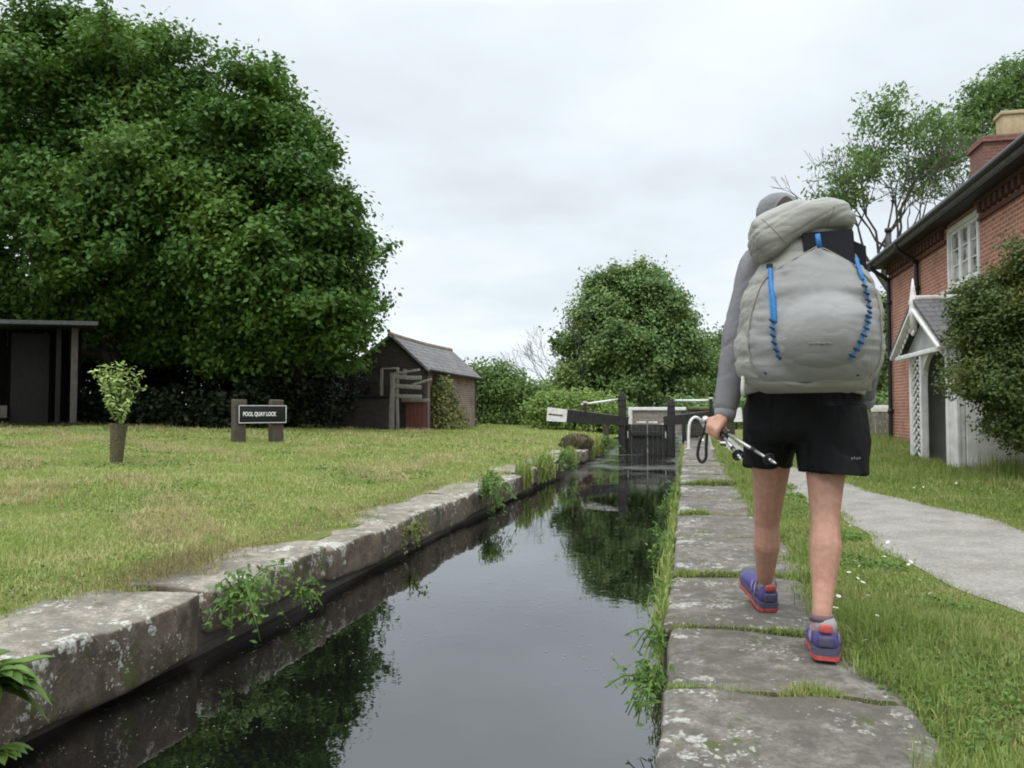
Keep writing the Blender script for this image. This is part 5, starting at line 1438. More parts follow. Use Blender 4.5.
# ------------------------------------------------------------------ backpack
lev = np.array([  # py, left px, right px, depth, back plane
    (393, 768, 852, 0.20), (388, 752, 868, 0.235), (378, 741, 879, 0.265), (365, 735.5, 886, 0.29), (345, 735, 887.5, 0.305), (320, 738, 885.5, 0.305),
    (295, 744, 880.5, 0.29), (275, 752, 871, 0.265), (260, 762, 862, 0.235), (248, 766, 857, 0.215), (236, 768, 854, 0.205), (222, 770, 850, 0.19), (214, 782, 840, 0.16)])
YB = 3.13     # plane of the walker's back
def pk(py):
    o_ = lev[::-1]; q = o_[:, 0][::1]
    i_ = np.argsort(lev[:, 0])
    return [np.interp(py, lev[i_, 0], lev[i_, k]) for k in (1, 2, 3)]
EXPO = 2.7
def pack_y(px, py):
    xl, xr, D_ = pk(py); u_ = np.clip((px - (xl + xr) / 2) / ((xr - xl) / 2), -0.985, 0.985)
    y_ = YB - 0.02 - D_ * (1 - np.abs(u_) ** EXPO) ** (1 / EXPO)
    # rounded bulge of the stuffed front pocket
    r2 = ((px - 821) / 52) ** 2 + ((py - 343) / 42) ** 2
    return y_ - 0.062 * np.clip(1 - r2, 0, 1) ** 0.75
bp = thing('backpack', (0.45, 3.0, 0.95), 'large pale grey hiking backpack with blue cords on the walker\'s back', 'backpack')
m = MB(); nu = 56; rows = []
i_ = np.argsort(lev[:, 0])
for py in np.linspace(214, 393, 60):
    xl, xr, D_ = pk(py)
    row = []
    for k in range(nu):
        a_ = 2 * math.pi * k / nu
        cu_, su_ = math.cos(a_), math.sin(a_)
        u_ = math.copysign(abs(cu_) ** (2 / EXPO), cu_); s_ = math.copysign(abs(su_) ** (2 / EXPO), su_)
        yv = YB - 0.02 - (D_ * s_ if s_ > 0 else 0.05 * s_ * 1.0)
        row.append(at((xl + xr) / 2 + u_ * (xr - xl) / 2, py, yv) if True else 0)
    rows.append(row)
V_ = np.array(rows)                                   # (rows, nu, 3)
# keep widths true at depth: use one reference plane for x and z
for i, py in enumerate(np.linspace(214, 393, 60)):
    xl, xr, D_ = pk(py)
    for k in range(nu):
        a_ = 2 * math.pi * k / nu; cu_, su_ = math.cos(a_), math.sin(a_)
        u_ = math.copysign(abs(cu_) ** (2 / EXPO), cu_)
        q = at((xl + xr) / 2 + u_ * (xr - xl) / 2, py, YB - 0.12); V_[i, k, 0] = q[0]; V_[i, k, 2] = q[2]
fl = V_.reshape(-1, 3)
cen = fl.mean(0); dirn = fl - cen; dirn[:, 2] *= 0.3; dirn /= np.linalg.norm(dirn, axis=1, keepdims=True)
fl = fl + dirn * (0.003 * wave(fl, (9, 9, 30), 91) - 0.010 * crease(fl, (5, 5, 34), 92) - 0.006 * crease(fl, (12, 12, 60), 93))[:, None]
f_ = [(i * nu + j, i * nu + (j + 1) % nu, (i + 1) * nu + (j + 1) % nu, (i + 1) * nu + j) for i in range(59) for j in range(nu)] + [tuple(range(nu)), tuple(range(59 * nu, 60 * nu))[::-1]]
m.add(fl, f_); m.build('main_bag', M['pack'], bp)
def psurf(px, py, off):
    yv = float(pack_y(px, py)); q = at(px, py, YB - 0.12)
    # shift so the outline stays where the bag is while the surface sits proud of it
    return np.array([q[0], yv - off, q[2]])
def psurf_c(px, py, off):
    """point on the bag that is seen at (px, py)"""
    qx, qy = px, py
    for _ in range(6):
        p = psurf(qx, qy, off); d = p - (0, 0, CAM_H); k = d @ _fw
        ex, ey = 512 + F_PX * (d @ _rt) / k - px, 384 - F_PX * (d @ _up) / k - py
        qx -= ex * 0.9; qy -= ey * 0.9
    return psurf(qx, qy, off)
# stretch front panel running to a peak at its top
pt = np.array([(246, 817, 819.5), (252, 806, 832), (262, 788, 850), (272, 773, 862), (282, 763, 871), (295, 757, 877), (315, 751, 881), (340, 748, 882), (360, 750, 880), (372, 756, 874), (382, 766, 862)])
nr, nc = 44, 40; V_ = np.zeros((nr, nc, 3))
for i, py in enumerate(np.linspace(246, 382, nr)):
    a_, b_ = np.interp(py, pt[:, 0], pt[:, 1]), np.interp(py, pt[:, 0], pt[:, 2])
    for j, s_ in enumerate(np.linspace(0, 1, nc)):
        px = a_ + (b_ - a_) * s_
        edge = min(1, min(s_, 1 - s_) * 9, (py - 245) / 10, (383 - py) / 6)
        # sideways pulls from the cords
        V_[i, j] = psurf_c(px, py, 0.004 + 0.014 * max(edge, 0) ** 0.5)
fl = V_.reshape(-1, 3); pull = np.clip(np.abs((np.tile(np.linspace(-1, 1, nc), nr))) * 1.6 - 0.55, 0, 1)
fl[:, 1] -= pull * (0.004 * wave(fl, (5, 5, 55), 95) - 0.018 * crease(fl, (3, 3, 55), 98)) + 0.0015 * wave(fl, (12, 12, 24), 96) - 0.003 * crease(fl, (10, 10, 22), 99)
m = MB(); m.grid(fl.reshape(nr, nc, 3)); m.build('front_panel', M['pack_mesh'], bp)
fp_ = bpy.data.objects['front_panel']
for k_ in (1, 2):
    m = MB(); m.tube(smooth_line([psurf_c(pt[i_, k_], pt[i_, 0] + 0.5, 0.006) for i_ in range(len(pt))], 4), 0.0028, 6); m.build('seam', M['pack_dark'], bp)
# rounded stretch mesh pocket, shading of the bulge put into its darker colour
V_ = np.zeros((14, 30, 3))
for i, q in enumerate(np.linspace(0.02, 1, 14)):
    for j, a_ in enumerate(np.linspace(0, 2 * math.pi, 30)):
        V_[i, j] = psurf_c(822 + 45 * q * math.cos(a_), 345 + (30 if math.sin(a_) > 0 else 37) * q * math.sin(a_), 0.0235 - 0.012 * q ** 4)
fl = V_.reshape(-1, 3); fl[:, 1] += 0.003 * crease(fl, (7, 7, 16), 99)
m = MB(); m.grid(fl.reshape(14, 30, 3)); m.build('shaded_pocket', M['pack_pocket'], bp)
# lower compression band
V_ = np.zeros((12, 44, 3))
for i, s_ in enumerate(np.linspace(0, 1, 12)):
    for j, q in enumerate(np.linspace(0, 1, 44)):
        px = 747 + (872 - 747) * q; top_ = 371 + 9 * math.sin(q * math.pi) + 2 * math.sin(q * 17); py = top_ + (391 - top_) * s_
        V_[i, j] = psurf_c(px, py, -0.004 + 0.022 * (math.sin(s_ * math.pi) * min(1, 5 * q, 5 * (1 - q))) ** 0.5)
fl = V_.reshape(-1, 3); fl[:, 1] += 0.010 * crease(fl, (9, 5, 30), 97)
m = MB(); m.grid(fl.reshape(12, 44, 3)); m.build('bottom_pocket', M['pack'], bp)
# lid rolled over the top, leaning up to the right
def lidp(px, py, y): return np.array(at(px, py, y))
ld = np.array([(748.5, 236, 5), (751, 236, 13), (757, 238, 20), (764, 238.5, 24.5), (772, 237, 26.5), (782, 231.5, 26), (794, 225, 23), (806, 220.5, 19.5), (818, 218, 18), (830, 217.5, 17), (840, 218.5, 15.5), (847, 220, 13), (851.5, 222, 9), (853.5, 223, 4)])
b = MB(); nn_ = 40; vs = []
xs_ = np.interp(np.linspace(0, 1, 54), np.linspace(0, 1, len(ld)), ld[:, 0])
for x_ in xs_:
    cy_, ry_ = np.interp(x_, ld[:, 0], ld[:, 1]), np.interp(x_, ld[:, 0], ld[:, 2])
    for k in range(nn_):
        a_ = 2 * math.pi * k / nn_; e_ = 2 / 2.5
        cu_ = math.copysign(abs(math.cos(a_)) ** e_, math.cos(a_)); su_ = math.copysign(abs(math.sin(a_)) ** e_, math.sin(a_))
        q = lidp(x_, cy_ + ry_ * cu_, 2.97); q[1] = 2.985 + su_ * (0.13 * min(1, ry_ / 17) ** 0.6)
        vs.append(q)
f_ = [(i * nn_ + j, i * nn_ + (j + 1) % nn_, (i + 1) * nn_ + (j + 1) % nn_, (i + 1) * nn_ + j) for i in range(53) for j in range(nn_)] + [tuple(range(nn_)), tuple(range(53 * nn_, 54 * nn_))[::-1]]
b.add(vs, f_)
me, v, nn = remesh(b, 0.007, 5)
v = v + nn * (0.003 * wave(v, (9, 9, 18), 93) - 0.0065 * crease(v + np.array([0, 0, 1]) * v[:, :1] * -0.5, (4, 4, 16), 94) - 0.004 * crease(v + np.array([0, 0, 1]) * v[:, :1] * -0.5, (9, 9, 40), 95))[:, None]
lid = put(me, v, 'lid', M['pack'], bp)
from mathutils.bvhtree import BVHTree
def surf_line(o_, pts, off=0.0, n=6):
    """a line drawn over an object's surface, through the points of it seen at the given places"""
    off_ = wpos(o_); me_ = o_.data
    bv = BVHTree.FromPolygons([v_.co[:] for v_ in me_.vertices], [p_.vertices[:] for p_ in me_.polygons])
    L_ = []
    for x_, y_ in smooth_line([(a_, b_, 0) for a_, b_ in pts], n)[:, :2]:
        r_ = _fw + _rt * (x_ - 512) / F_PX - _up * (y_ - 384) / F_PX
        h_ = bv.ray_cast(Vector(np.array([0, 0, CAM_H]) - off_), Vector(r_))
        if h_[0] is not None: L_.append(np.array(h_[0]) + off_ + np.array(h_[1]) * off)
    return np.array(L_)
for pts in ([(762, 219), (770, 226), (779, 235), (786, 243)], [(834, 206), (832, 214), (828, 224), (826, 231)], [(752, 240), (762, 252), (772, 259)], [(786, 243), (800, 235), (818, 230), (846, 228)]):
    L_ = surf_line(lid, pts)
    m = MB(); m.tube(L_, 0.0022, 6); m.build('seam', M['pack_dark'], lid)
m = MB(); V_ = np.zeros((10, 14, 3))
# cords
def cord(pts, w_, mat, name, off=0.022, flat=0.35, n=8):
    L_ = smooth_line([psurf_c(x_, y_, off) for x_, y_ in pts], n)
    m_ = MB(); m_.tube(L_, w_, 8, flat, ref=(1, 0, 0)); return m_.build(name, mat, bp)
lc = cord([(770, 268), (771.5, 285), (773.5, 300), (774.5, 315), (775, 322)], 0.0080, M['blue'], 'webbing_strap')
cord([(769, 272), (770.5, 300), (772.5, 325), (773.5, 340), (776, 351), (780, 360)], 0.0042, M['blue'], 'lacing_cord', 0.026, 0.7)
rc_ = cord([(857, 263), (862, 275), (866.5, 290), (869, 305), (868.5, 320), (864, 335), (857, 349), (849, 360)], 0.0042, M['blue'], 'lacing_cord', 0.020, 0.7)
cord([(856, 258), (860.5, 272), (863, 279)], 0.007, M['blue'], 'webbing_strap', 0.024, 0.4)
def knots(pts, name):
    L_ = smooth_line([psurf_c(x_, y_, 0.028) for x_, y_ in pts], 10); m_ = MB()
    seg = np.r_[0, np.cumsum(np.linalg.norm(np.diff(L_, axis=0), axis=1))]
    for k, s_ in enumerate(np.arange(0.01, seg[-1], 0.026)):
        p = np.array([np.interp(s_, seg, L_[:, i]) for i in range(3)])
        m_.capsule(p + (-0.006, 0, 0.004), 0.004, p + (0.006, -0.003, -0.004), 0.004, 8)
    m_.build(name, M['blue_dark'], bp)
knots([(771.5, 318), (773, 338), (776, 351), (780, 360)], 'lacing_loops'); knots([(864, 283), (869, 305), (868, 320), (864, 335), (857, 349), (849, 360)], 'lacing_loops')
m = MB(); q = [lidp(817.5, 234, 2.835), lidp(818.5, 241, 2.832), lidp(820, 248, 2.835)]
m.tube(q, 0.009, 8, 0.4, ref=(1, 0, 0)); m.build('webbing_strap', M['blue'], bp)
m = MB(); m.box(psurf_c(769.5, 266, 0.026), (0.022, 0.012, 0.018), 0.004); m.build('buckle', M['pole_black'], bp)
for q_ in ((766, 373), (857, 375)):
    m = MB(); m.box(psurf_c(*q_, 0.012), (0.014, 0.012, 0.008), 0.003); m.build('buckle', M['pole_black'], bp)
m = MB(); m.tube([lidp(743.5, 376, 3.0), lidp(742.5, 388, 3.0), lidp(743, 396, 3.0)], 0.0075, 8, 0.5); m.build('strap_end', M['white_worn'], bp)
m = MB()
for k, x_ in enumerate(np.arange(809, 832, 1.7)): m.box(psurf_c(x_, 343 + 0.25 * math.sin(k), 0.026), (0.004, 0.003, 0.0035 + 0.002 * (k % 3 == 0)), 0.0005)
m.build('stitched_logo', M['pack_dark'], bp)
for s_, pts in ((-1, [(762, 258, 3.10), (757, 250, 3.20), (758, 247, 3.30), (760, 258, 3.42)]), (1, [(846, 258, 3.10), (848, 250, 3.20), (847, 248, 3.30), (846, 258, 3.42)])):
    L_ = smooth_line([np.array(at(*p)) + (0, 0, 0.0) for p in pts]); m = MB(); m.tube(L_, 0.028, 8, 0.3, ref=(1, 0, 0)); m.build('shoulder_strap', M['pack_dark'], bp)
for q_ in ([(758, 385, 3.10), (746, 389, 3.25), (752, 391, 3.45)], [(850, 385, 3.10), (864, 389, 3.25), (858, 391, 3.45)]):
    b = MB(); b.tube(smooth_line([at(*p) for p in q_]), 0.026, 8, 0.3); b.build('hip_belt', M['pack_dark'], bp)

fm = thing('folded_foam_pad', at(830, 250, 2.9), 'black folded foam pad tucked under the backpack\'s peaked front panel', 'foam pad')
def slab(quad, th_):
    m_ = MB(); Q = [np.array(at(*p)) for p in quad]
    m_.prism(Q, (0, th_, 0)); return m_
q = slab([(802, 233, 2.885), (852.5, 229, 2.885), (855, 266, 2.87), (806, 272, 2.87)], 0.022); q.build('front_fold', M['foam'], fm, smooth=False)
q = slab([(803.5, 235, 2.912), (853.5, 231, 2.912), (856, 266, 2.90), (808, 272, 2.90)], 0.022); q.build('back_fold', M['foam'], fm, smooth=False)
q = slab([(852, 240, 2.955), (866, 246, 2.955), (867, 275, 2.95), (852, 276, 2.95)], 0.04); q.build('side_fold', M['foam'], fm, smooth=False)

# trekking poles
def pole(lab, tip, off, basket_t, strap, grip_len):
    tip = np.asarray(tip, float); c = HC + off
    d = tip - c; L_ = np.linalg.norm(d); d = d / L_
    g0 = c - d * grip_len
    root = thing('trekking_pole', c, lab, 'trekking pole', 'trekking poles in the walker\'s left hand')
    m_ = MB(); m_.tube([g0, c - d * 0.06, c + d * 0.03, c + d * 0.07], [0.015, 0.0165, 0.0135, 0.012], 10); m_.build('grip', M['pole_black'], root)
    m_ = MB(); m_.tube([g0 - d * 0.018, g0 - d * 0.012, g0 + d * 0.012], [0.010, 0.019, 0.018], 10); m_.build('grip_top', M['alu'], root)
    m_ = MB(); m_.tube([c + d * 0.07, c + d * L_ * 0.62], [0.0075, 0.007], 10); m_.build('shaft', M['alu'], root)
    m_ = MB(); m_.tube([c + d * L_ * 0.60, c + d * L_ * 0.66], [0.009, 0.0085], 10); m_.build('joint_sleeve', M['pole_black'], root)
    m_ = MB(); m_.tube([c + d * L_ * 0.66, c + d * L_ * 0.93], [0.006, 0.0055], 8); m_.build('lower_shaft', M['alu'], root)
    bc_ = c + d * L_ * basket_t
    m_ = MB(); A_ = rot_to(d); ring = [bc_ + (A_[:, 0] * math.cos(a_) + A_[:, 2] * math.sin(a_)) * 0.019 for a_ in np.linspace(0, 2 * math.pi, 17)]
    m_.tube(ring, 0.004, 8); m_.tube([bc_ - d * 0.006, bc_ + d * 0.006], [0.016, 0.012], 10); m_.build('basket', M['pole_black'], root)
    m_ = MB(); m_.tube([c + d * L_ * 0.93, tip], [0.0075, 0.003], 8); m_.build('tip', M['alu'], root)
    if strap:
        s0_ = g0 + d * 0.01
        L2_ = smooth_line([s0_, s0_ + (-0.02, 0.0, -0.05), s0_ + (-0.036, 0, -0.10), s0_ + (-0.040, 0, -0.145), s0_ + (-0.025, 0, -0.168), s0_ + (-0.008, 0, -0.15), s0_ + (-0.006, 0, -0.10), s0_ + (-0.002, 0, -0.05), s0_ + (0.004, 0, 0.0)])
        m_ = MB(); m_.tube(L2_, 0.0035, 8, 1.8, ref=(0, 1, 0)); m_.build('wrist_strap', M['pole_black'], root)
pole('trekking pole whose tip lies across the black shorts', tip1, np.array([0, 0, 0.004]), 0.885, True, 0.105)
tip2 = np.array(at(741, 459, 2.97))
pole('trekking pole pointing back toward the camera with its basket against the grass', tip2, -uu * 0.004 + dn * 0.011, 0.86, False, 0.06)

# ------------------------------------------------------------------ grass
def blades(P, L, Wd, lean, g_, curve=0.6, head_=None):
    n = len(P)
    a = g_.uniform(0, 2 * math.pi, n)
    dir_ = np.stack([np.cos(a), np.sin(a), 0 * a], 1)
    side = np.stack([-np.sin(a), np.cos(a), 0 * a], 1)
    L = np.broadcast_to(L, (n,))[:, None]; Wd = np.broadcast_to(Wd, (n,))[:, None]
    ln = (np.abs(g_.normal(size=(n, 1))) * lean)
    upv = np.array([0, 0, 1.0])
    m_ = P + (upv + dir_ * ln * 0.5) / np.sqrt(1 + (ln * 0.5) ** 2) * L * 0.55
    tp = m_ + (upv * np.maximum(1 - ln * curve, -0.35) + dir_ * ln * 1.1) / np.sqrt(1 + ln ** 2) * L * 0.5
    V = np.stack([P - side * Wd * 0.5, P + side * Wd * 0.5, m_ + side * Wd * 0.38, m_ - side * Wd * 0.38, tp], 1).reshape(-1, 3)
    k = np.arange(n)[:, None] * 5
    Fc = np.concatenate([k + [0, 1, 2], k + [0, 2, 3], k + [3, 2, 4]], 1).reshape(-1, 3)
    return V, Fc
def scatter(n, x0, x1, y0, y1, g_, keep=None, ypow=None):
    x = g_.uniform(x0, x1, n); y = g_.uniform(y0, y1, n)
    if keep is not None:
        k = keep(x, y); x = x[k]; y = y[k]
    return np.stack([x, y, gh(x, y)], 1)
def edge_left(y): return -2.80 + 0.10 * np.sin(y * 2.3) + 0.07 * np.sin(y * 5.1 + 1) + np.clip((y - 6) * 0.018, 0, 0.25)
def join(L):
    vs, fs, n = [], [], 0
    for v, f in L: vs.append(v); fs.append(f + n); n += len(v)
    return np.concatenate(vs), np.concatenate(fs)
g_ = np.random.default_rng(101)
inview = lambda x, y: (x > -1.13 * y - 1.5)
parts = []
for (y0, y1, x0, dens, L_, W_) in ((1.4, 5, -7, 6500, 0.034, 0.0042), (5, 9, -12, 3000, 0.036, 0.006), (9, 14, -17.5, 1400, 0.042, 0.009), (14, 22, -20, 600, 0.055, 0.015), (22, 34, -14, 260, 0.075, 0.024)):
    n = int(dens * (y1 - y0) * (-2.5 - x0))
    P_ = scatter(n, x0, -2.45, y0, y1, g_, lambda x, y: inview(x, y) & (x < edge_left(y)))
    tuft = np.clip(wave(P_, 2.6, 55), -1, 1)
    fringe = np.clip(1 - (edge_left(P_[:, 1]) - P_[:, 0]) / 0.25, 0, 1)
    parts.append(blades(P_, L_ * g_.uniform(0.5, 1.3, len(P_)) * (1 + 0.45 * tuft + 0.7 * fringe), W_, 1.25, g_))
v, f = join(parts); tag(np_obj('lawn_grass', v, f, M['lawn']), 'short mown grass of the lawn left of the lock', 'grass', kind='stuff')
# dry clippings lying in drifts
parts = []
for (y0, y1, x0, n, L_, W_) in ((1.6, 6, -7, 50000, 0.06, 0.0034), (6, 12, -14, 56000, 0.075, 0.0052), (12, 22, -18, 34000, 0.10, 0.010)):
    P_ = scatter(n, x0, -2.6, y0, y1, g_, lambda x, y: inview(x, y) & (x < edge_left(y) + 0.1))
    wv = wave(P_, 1.5, 61) + 0.5 * wave(P_, 4.5, 62)
    P_ = P_[(wv > 0.62 + 0.3 * g_.uniform(-1, 1, len(wv)))]; P_[:, 2] += g_.uniform(0.01, 0.035, len(P_))
    parts.append(blades(P_, L_ * g_.uniform(0.6, 1.3, len(P_)), W_, 2.6, g_, 0.5))
v, f = join(parts); tag(np_obj('dry_clippings', v, f, M['hay']), 'straw coloured mowings lying in drifts on the lawn', 'clippings', kind='stuff')
# verge between coping and path, and grass before the cottage
parts = []
def edge_right(y): return 0.575 + 0.035 * np.sin(y * 2.9) + 0.035 * np.sin(y * 7.1 + 2) + np.clip((y - 7) * 0.012, 0, 0.12)
for (y0, y1, dens, L_, W_) in ((1.3, 4, 15000, 0.046, 0.0036), (4, 8, 7500, 0.052, 0.0052), (8, 14, 3200, 0.07, 0.008), (14, 26, 1000, 0.08, 0.015)):
    n = int(dens * (y1 - y0) * 1.1)
    P_ = scatter(n, 0.45, 1.55, y0, y1, g_, lambda x, y: (x > edge_right(y)) & (x < path_l(y) + 0.035 * g_.normal(size=len(x)) + 0.045))
    tuft = np.clip(wave(P_, 3.2, 65), -1, 1)
    near_path = np.clip((path_l(P_[:, 1]) - P_[:, 0]) / 0.3, 0.35, 1)
    parts.append(blades(P_, L_ * g_.uniform(0.5, 1.5, len(P_)) * np.maximum(0.6, 1 + 0.75 * tuft + 0.9 * np.exp(-((P_[:, 0] - edge_right(P_[:, 1]) - 0.08) / 0.1) ** 2)) * near_path, W_, 1.15, g_))
v, f = join(parts); tag(np_obj('verge_grass', v, f, M['verge']), 'long green verge grass between the coping and the gravel path', 'grass', kind='stuff')
parts = []
for (y0, y1, dens, L_, W_) in ((4.5, 9, 4500, 0.055, 0.0055), (9, 15, 2800, 0.075, 0.008), (15, 24, 1200, 0.11, 0.014)):
    n = int(dens * (y1 - y0) * 4.0)
    P_ = scatter(n, 1.3, 5.6, y0, y1, g_, lambda x, y: (x > path_r(y) - 0.05 + 0.035 * g_.normal(size=len(x))) & (x < 4.98) & ~((x > PX) & (y > PY0) & (y < PY1)) & (x < 0.62 * y))
    tuft = np.clip(wave(P_, 2.2, 66), -1, 1)
    tall = np.clip((P_[:, 0] - 2.6) / 1.4, 0, 1) * np.clip((P_[:, 1] - 8) / 3, 0, 1)
    edge = np.clip((P_[:, 0] - path_r(P_[:, 1])) / 0.4, 0.4, 1)
    parts.append(blades(P_, L_ * g_.uniform(0.5, 1.5, len(P_)) * (1 + 0.4 * tuft + 1.2 * tall) * edge, W_, 1.0, g_))
n = 5200; x = np.where(g_.uniform(0, 1, n) < 0.7, g_.uniform(3.35, 5.0, n), g_.uniform(3.1, 3.66, n)); y = np.where(x > 3.68, 9.2 + 2.3 * g_.uniform(0, 1, n), g_.uniform(9.4, 14.6, n))
P_ = np.stack([x, y, gh(x, y)], 1); P_ = P_[wave(P_, 2.0, 77) > -0.35]
parts.append(blades(P_, 0.30 * g_.uniform(0.35, 1.25, len(P_)) * np.where(P_[:, 0] > 3.68, 1.15, 0.6), 0.009, 0.6, g_))
v, f = join(parts); tag(np_obj('cottage_grass', v, f, M['verge']), 'rough green grass between the gravel path and the cottage', 'grass', kind='stuff')
def rosettes(P_, size, g_, wdt=0.8):
    N_ = np.array([0, 0, 0.9]) + 0.4 * g_.normal(size=P_.shape); N_ /= np.linalg.norm(N_, axis=1, keepdims=True)
    return leaf_arrays(P_ + np.stack([0 * P_[:, 0], 0 * P_[:, 0], g_.uniform(0.008, 0.035, len(P_))], 1), N_, size, wdt, g_, 0.0)
parts = []
for (y0, y1, n, sz_) in ((1.4, 4, 15000, 0.017), (4, 8, 13000, 0.022), (8, 14, 7000, 0.032)):
    P_ = scatter(n, 0.5, 1.55, y0, y1, g_, lambda x, y: (x > edge_right(y) - 0.02) & (x < path_l(y) + 0.02))
    P_ = P_[wave(P_, 3.6, 71) > 0.05]; parts.append(rosettes(P_, sz_, g_))
for (y0, y1, n, sz_) in ((4.5, 9, 9000, 0.022), (9, 15, 9000, 0.035)):
    P_ = scatter(n, 1.3, 4.9, y0, y1, g_, lambda x, y: (x > path_r(y)) & (x < 0.62 * y)); P_ = P_[wave(P_, 2.6, 72) > 0.1]; parts.append(rosettes(P_, sz_, g_))
v, f = join(parts); tag(np_obj('verge_clover', v, f, M['leaf_weed']), 'clover and small broad leaves growing through the verge grass', 'clover', kind='stuff')
parts = []
for (y0, y1, x0, n, sz_) in ((1.5, 6, -7, 16000, 0.020), (6, 12, -14, 18000, 0.034), (12, 22, -18, 9000, 0.055)):
    P_ = scatter(n, x0, -2.6, y0, y1, g_, lambda x, y: inview(x, y) & (x < edge_left(y)))
    P_ = P_[wave(P_, 2.4, 73) + 0.6 * wave(P_, 6.0, 74) > 0.45]; parts.append(rosettes(P_, sz_, g_))
v, f = join(parts); tag(np_obj('lawn_clover', v, f, M['leaf_weed']), 'patches of low broad leaves in the mown lawn', 'clover', kind='stuff')
n = 1500; P_ = np.stack([-2.78 + g_.normal(size=n) * 0.10 + 0.0, 3.75 + g_.normal(size=n) * 0.30, 0.018 + g_.uniform(0, 0.04, n)], 1)
P2 = np.stack([-2.86 + g_.normal(size=n) * 0.07, 5.0 + g_.uniform(-1.2, 4, n), 0.012 + g_.uniform(0, 0.03, n)], 1)
v, f = join([blades(P_, 0.07 * g_.uniform(0.5, 1.3, n), 0.0035, 3.5, g_, 0.8), blades(P2, 0.045 * g_.uniform(0.5, 1.3, n), 0.004, 3.0, g_, 0.8)])
tag(np_obj('raked_grass', v, f, M['hay_brown']), 'brown raked grass lying over the back of the near coping joint', 'clippings', kind='stuff')
# grass rooted in the joints and along the edge of the coping
parts = []
for i, yj in enumerate([2.60, 3.36, 4.45, 5.7, 6.95, 8.3, 9.8, 11.4, 13.0]):
    n = int(5200 / (1 + 0.25 * i))
    x = g_.uniform(RX + 0.02, 0.62, n); dens = wave(np.stack([x * 6, 0 * x + yj, 0 * x], 1), 1.0, 300 + i)
    k = g_.uniform(-1.0, 0.9, len(x)) < dens; x = x[k]; dens = dens[k]
    y = yj + g_.normal(size=len(x)) * (0.02 + 0.02 * np.clip(dens, 0, 1)) + 0.012 * np.sin(x * 20)
    P_ = np.stack([x, y, np.zeros(len(x)) - 0.02], 1)
    parts.append(blades(P_, (0.028 + (0.085 if i == 1 else 0.055) * np.clip(dens, 0, 1) ** 1.5) * g_.uniform(0.4, 1.6, len(P_)), 0.0035 + 0.0006 * i, 1.1, g_))
n = 16000; y = 1.6 + 15 * g_.uniform(0, 1, n) ** 1.6; x = 0.635 + g_.normal(size=n) * 0.055 + np.where(y < 3.4, 0.03, 0)
k = wave(np.stack([x, y, 0 * x], 1), 4, 333) > -0.3; P_ = np.stack([x, y, 0 * x - 0.005], 1)[k]
parts.append(blades(P_, 0.05 * g_.uniform(0.4, 1.6, len(P_)), 0.0035 + 0.0004 * P_[:, 1], 1.2, g_))
v, f = join(parts); tag(np_obj('joint_grass', v, f, M['verge']), 'tufts of grass growing in the joints of the towpath stones', 'grass', kind='stuff')
# weeds fringing the towpath wall over the water
parts = []
n = 15000; y = 2.0 + g_.uniform(0, 1, n) ** 1.15 * 19
k = wave(np.stack([0 * y, y, 0 * y], 1), 3.0, 401) + 0.25 * np.clip((y - 3.5) / 3, -1, 1) > 0.0
y = y[k]; n = len(y); x = RX - np.abs(g_.normal(size=n)) * 0.032 - 0.005
P_ = np.stack([x, y, g_.uniform(-0.30, 0.0, n)], 1)
parts.append(blades(P_, 0.075 * g_.uniform(0.4, 1.4, n), 0.0075, 1.1, g_))
v, f = join(parts); tag(np_obj('wall_weeds', v, f, M['verge']), 'green weeds fringing the water edge of the towpath wall', 'weeds', kind='stuff')
parts = []
n = 9000; y = g_.uniform(11, 22.5, n); k = wave(np.stack([0 * y, y, 0 * y], 1), 2.0, 411) > -0.15; y = y[k]; n = len(y)
P_ = np.stack([LX + np.abs(g_.normal(size=n)) * 0.06 - 0.12 * g_.uniform(0, 1, n), y, g_.uniform(-0.3, 0.04, n)], 1)
parts.append(blades(P_, 0.17 * g_.uniform(0.4, 1.4, n), 0.02, 0.9, g_))
v, f = join(parts); tag(np_obj('bank_weeds', v, f, M['verge']), 'tall weeds spilling over the lawn side wall near the gate', 'weeds', kind='stuff')

# heap of dead grass
hp0 = atz(577, 446, 0.04)
hr_ = thing('grass_heap', (hp0[0], hp0[1], 0.03), 'brown heap of dead grass near the left balance beam', 'heap')
m = MB(); m.sphere((hp0[0], hp0[1], 0.05), (0.40, 0.35, 0.22), 22, 14); vv = m.v[-1]; m.v[-1] = vv + 0.085 * np.stack([wave(vv, 6, 7), wave(vv, 6, 8), wave(vv, 6, 9)], 1)
m.build('mound', simple('rotting_grass', (0.13, 0.10, 0.07), (0.06, 0.048, 0.034), 12, 0.95, 0.1, 0.9, 0.03), hr_)
d = unit(1800, g_); d[:, 2] = np.abs(d[:, 2]); P_ = np.array([hp0[0], hp0[1], 0.05]) + d * np.array([0.40, 0.35, 0.22]); v, f = blades(P_, 0.13, 0.012, 2.0, g_); np_obj('dead_blades', v, f, simple('dead_grass', (0.22, 0.17, 0.10), (0.10, 0.085, 0.045), 5), hr_)

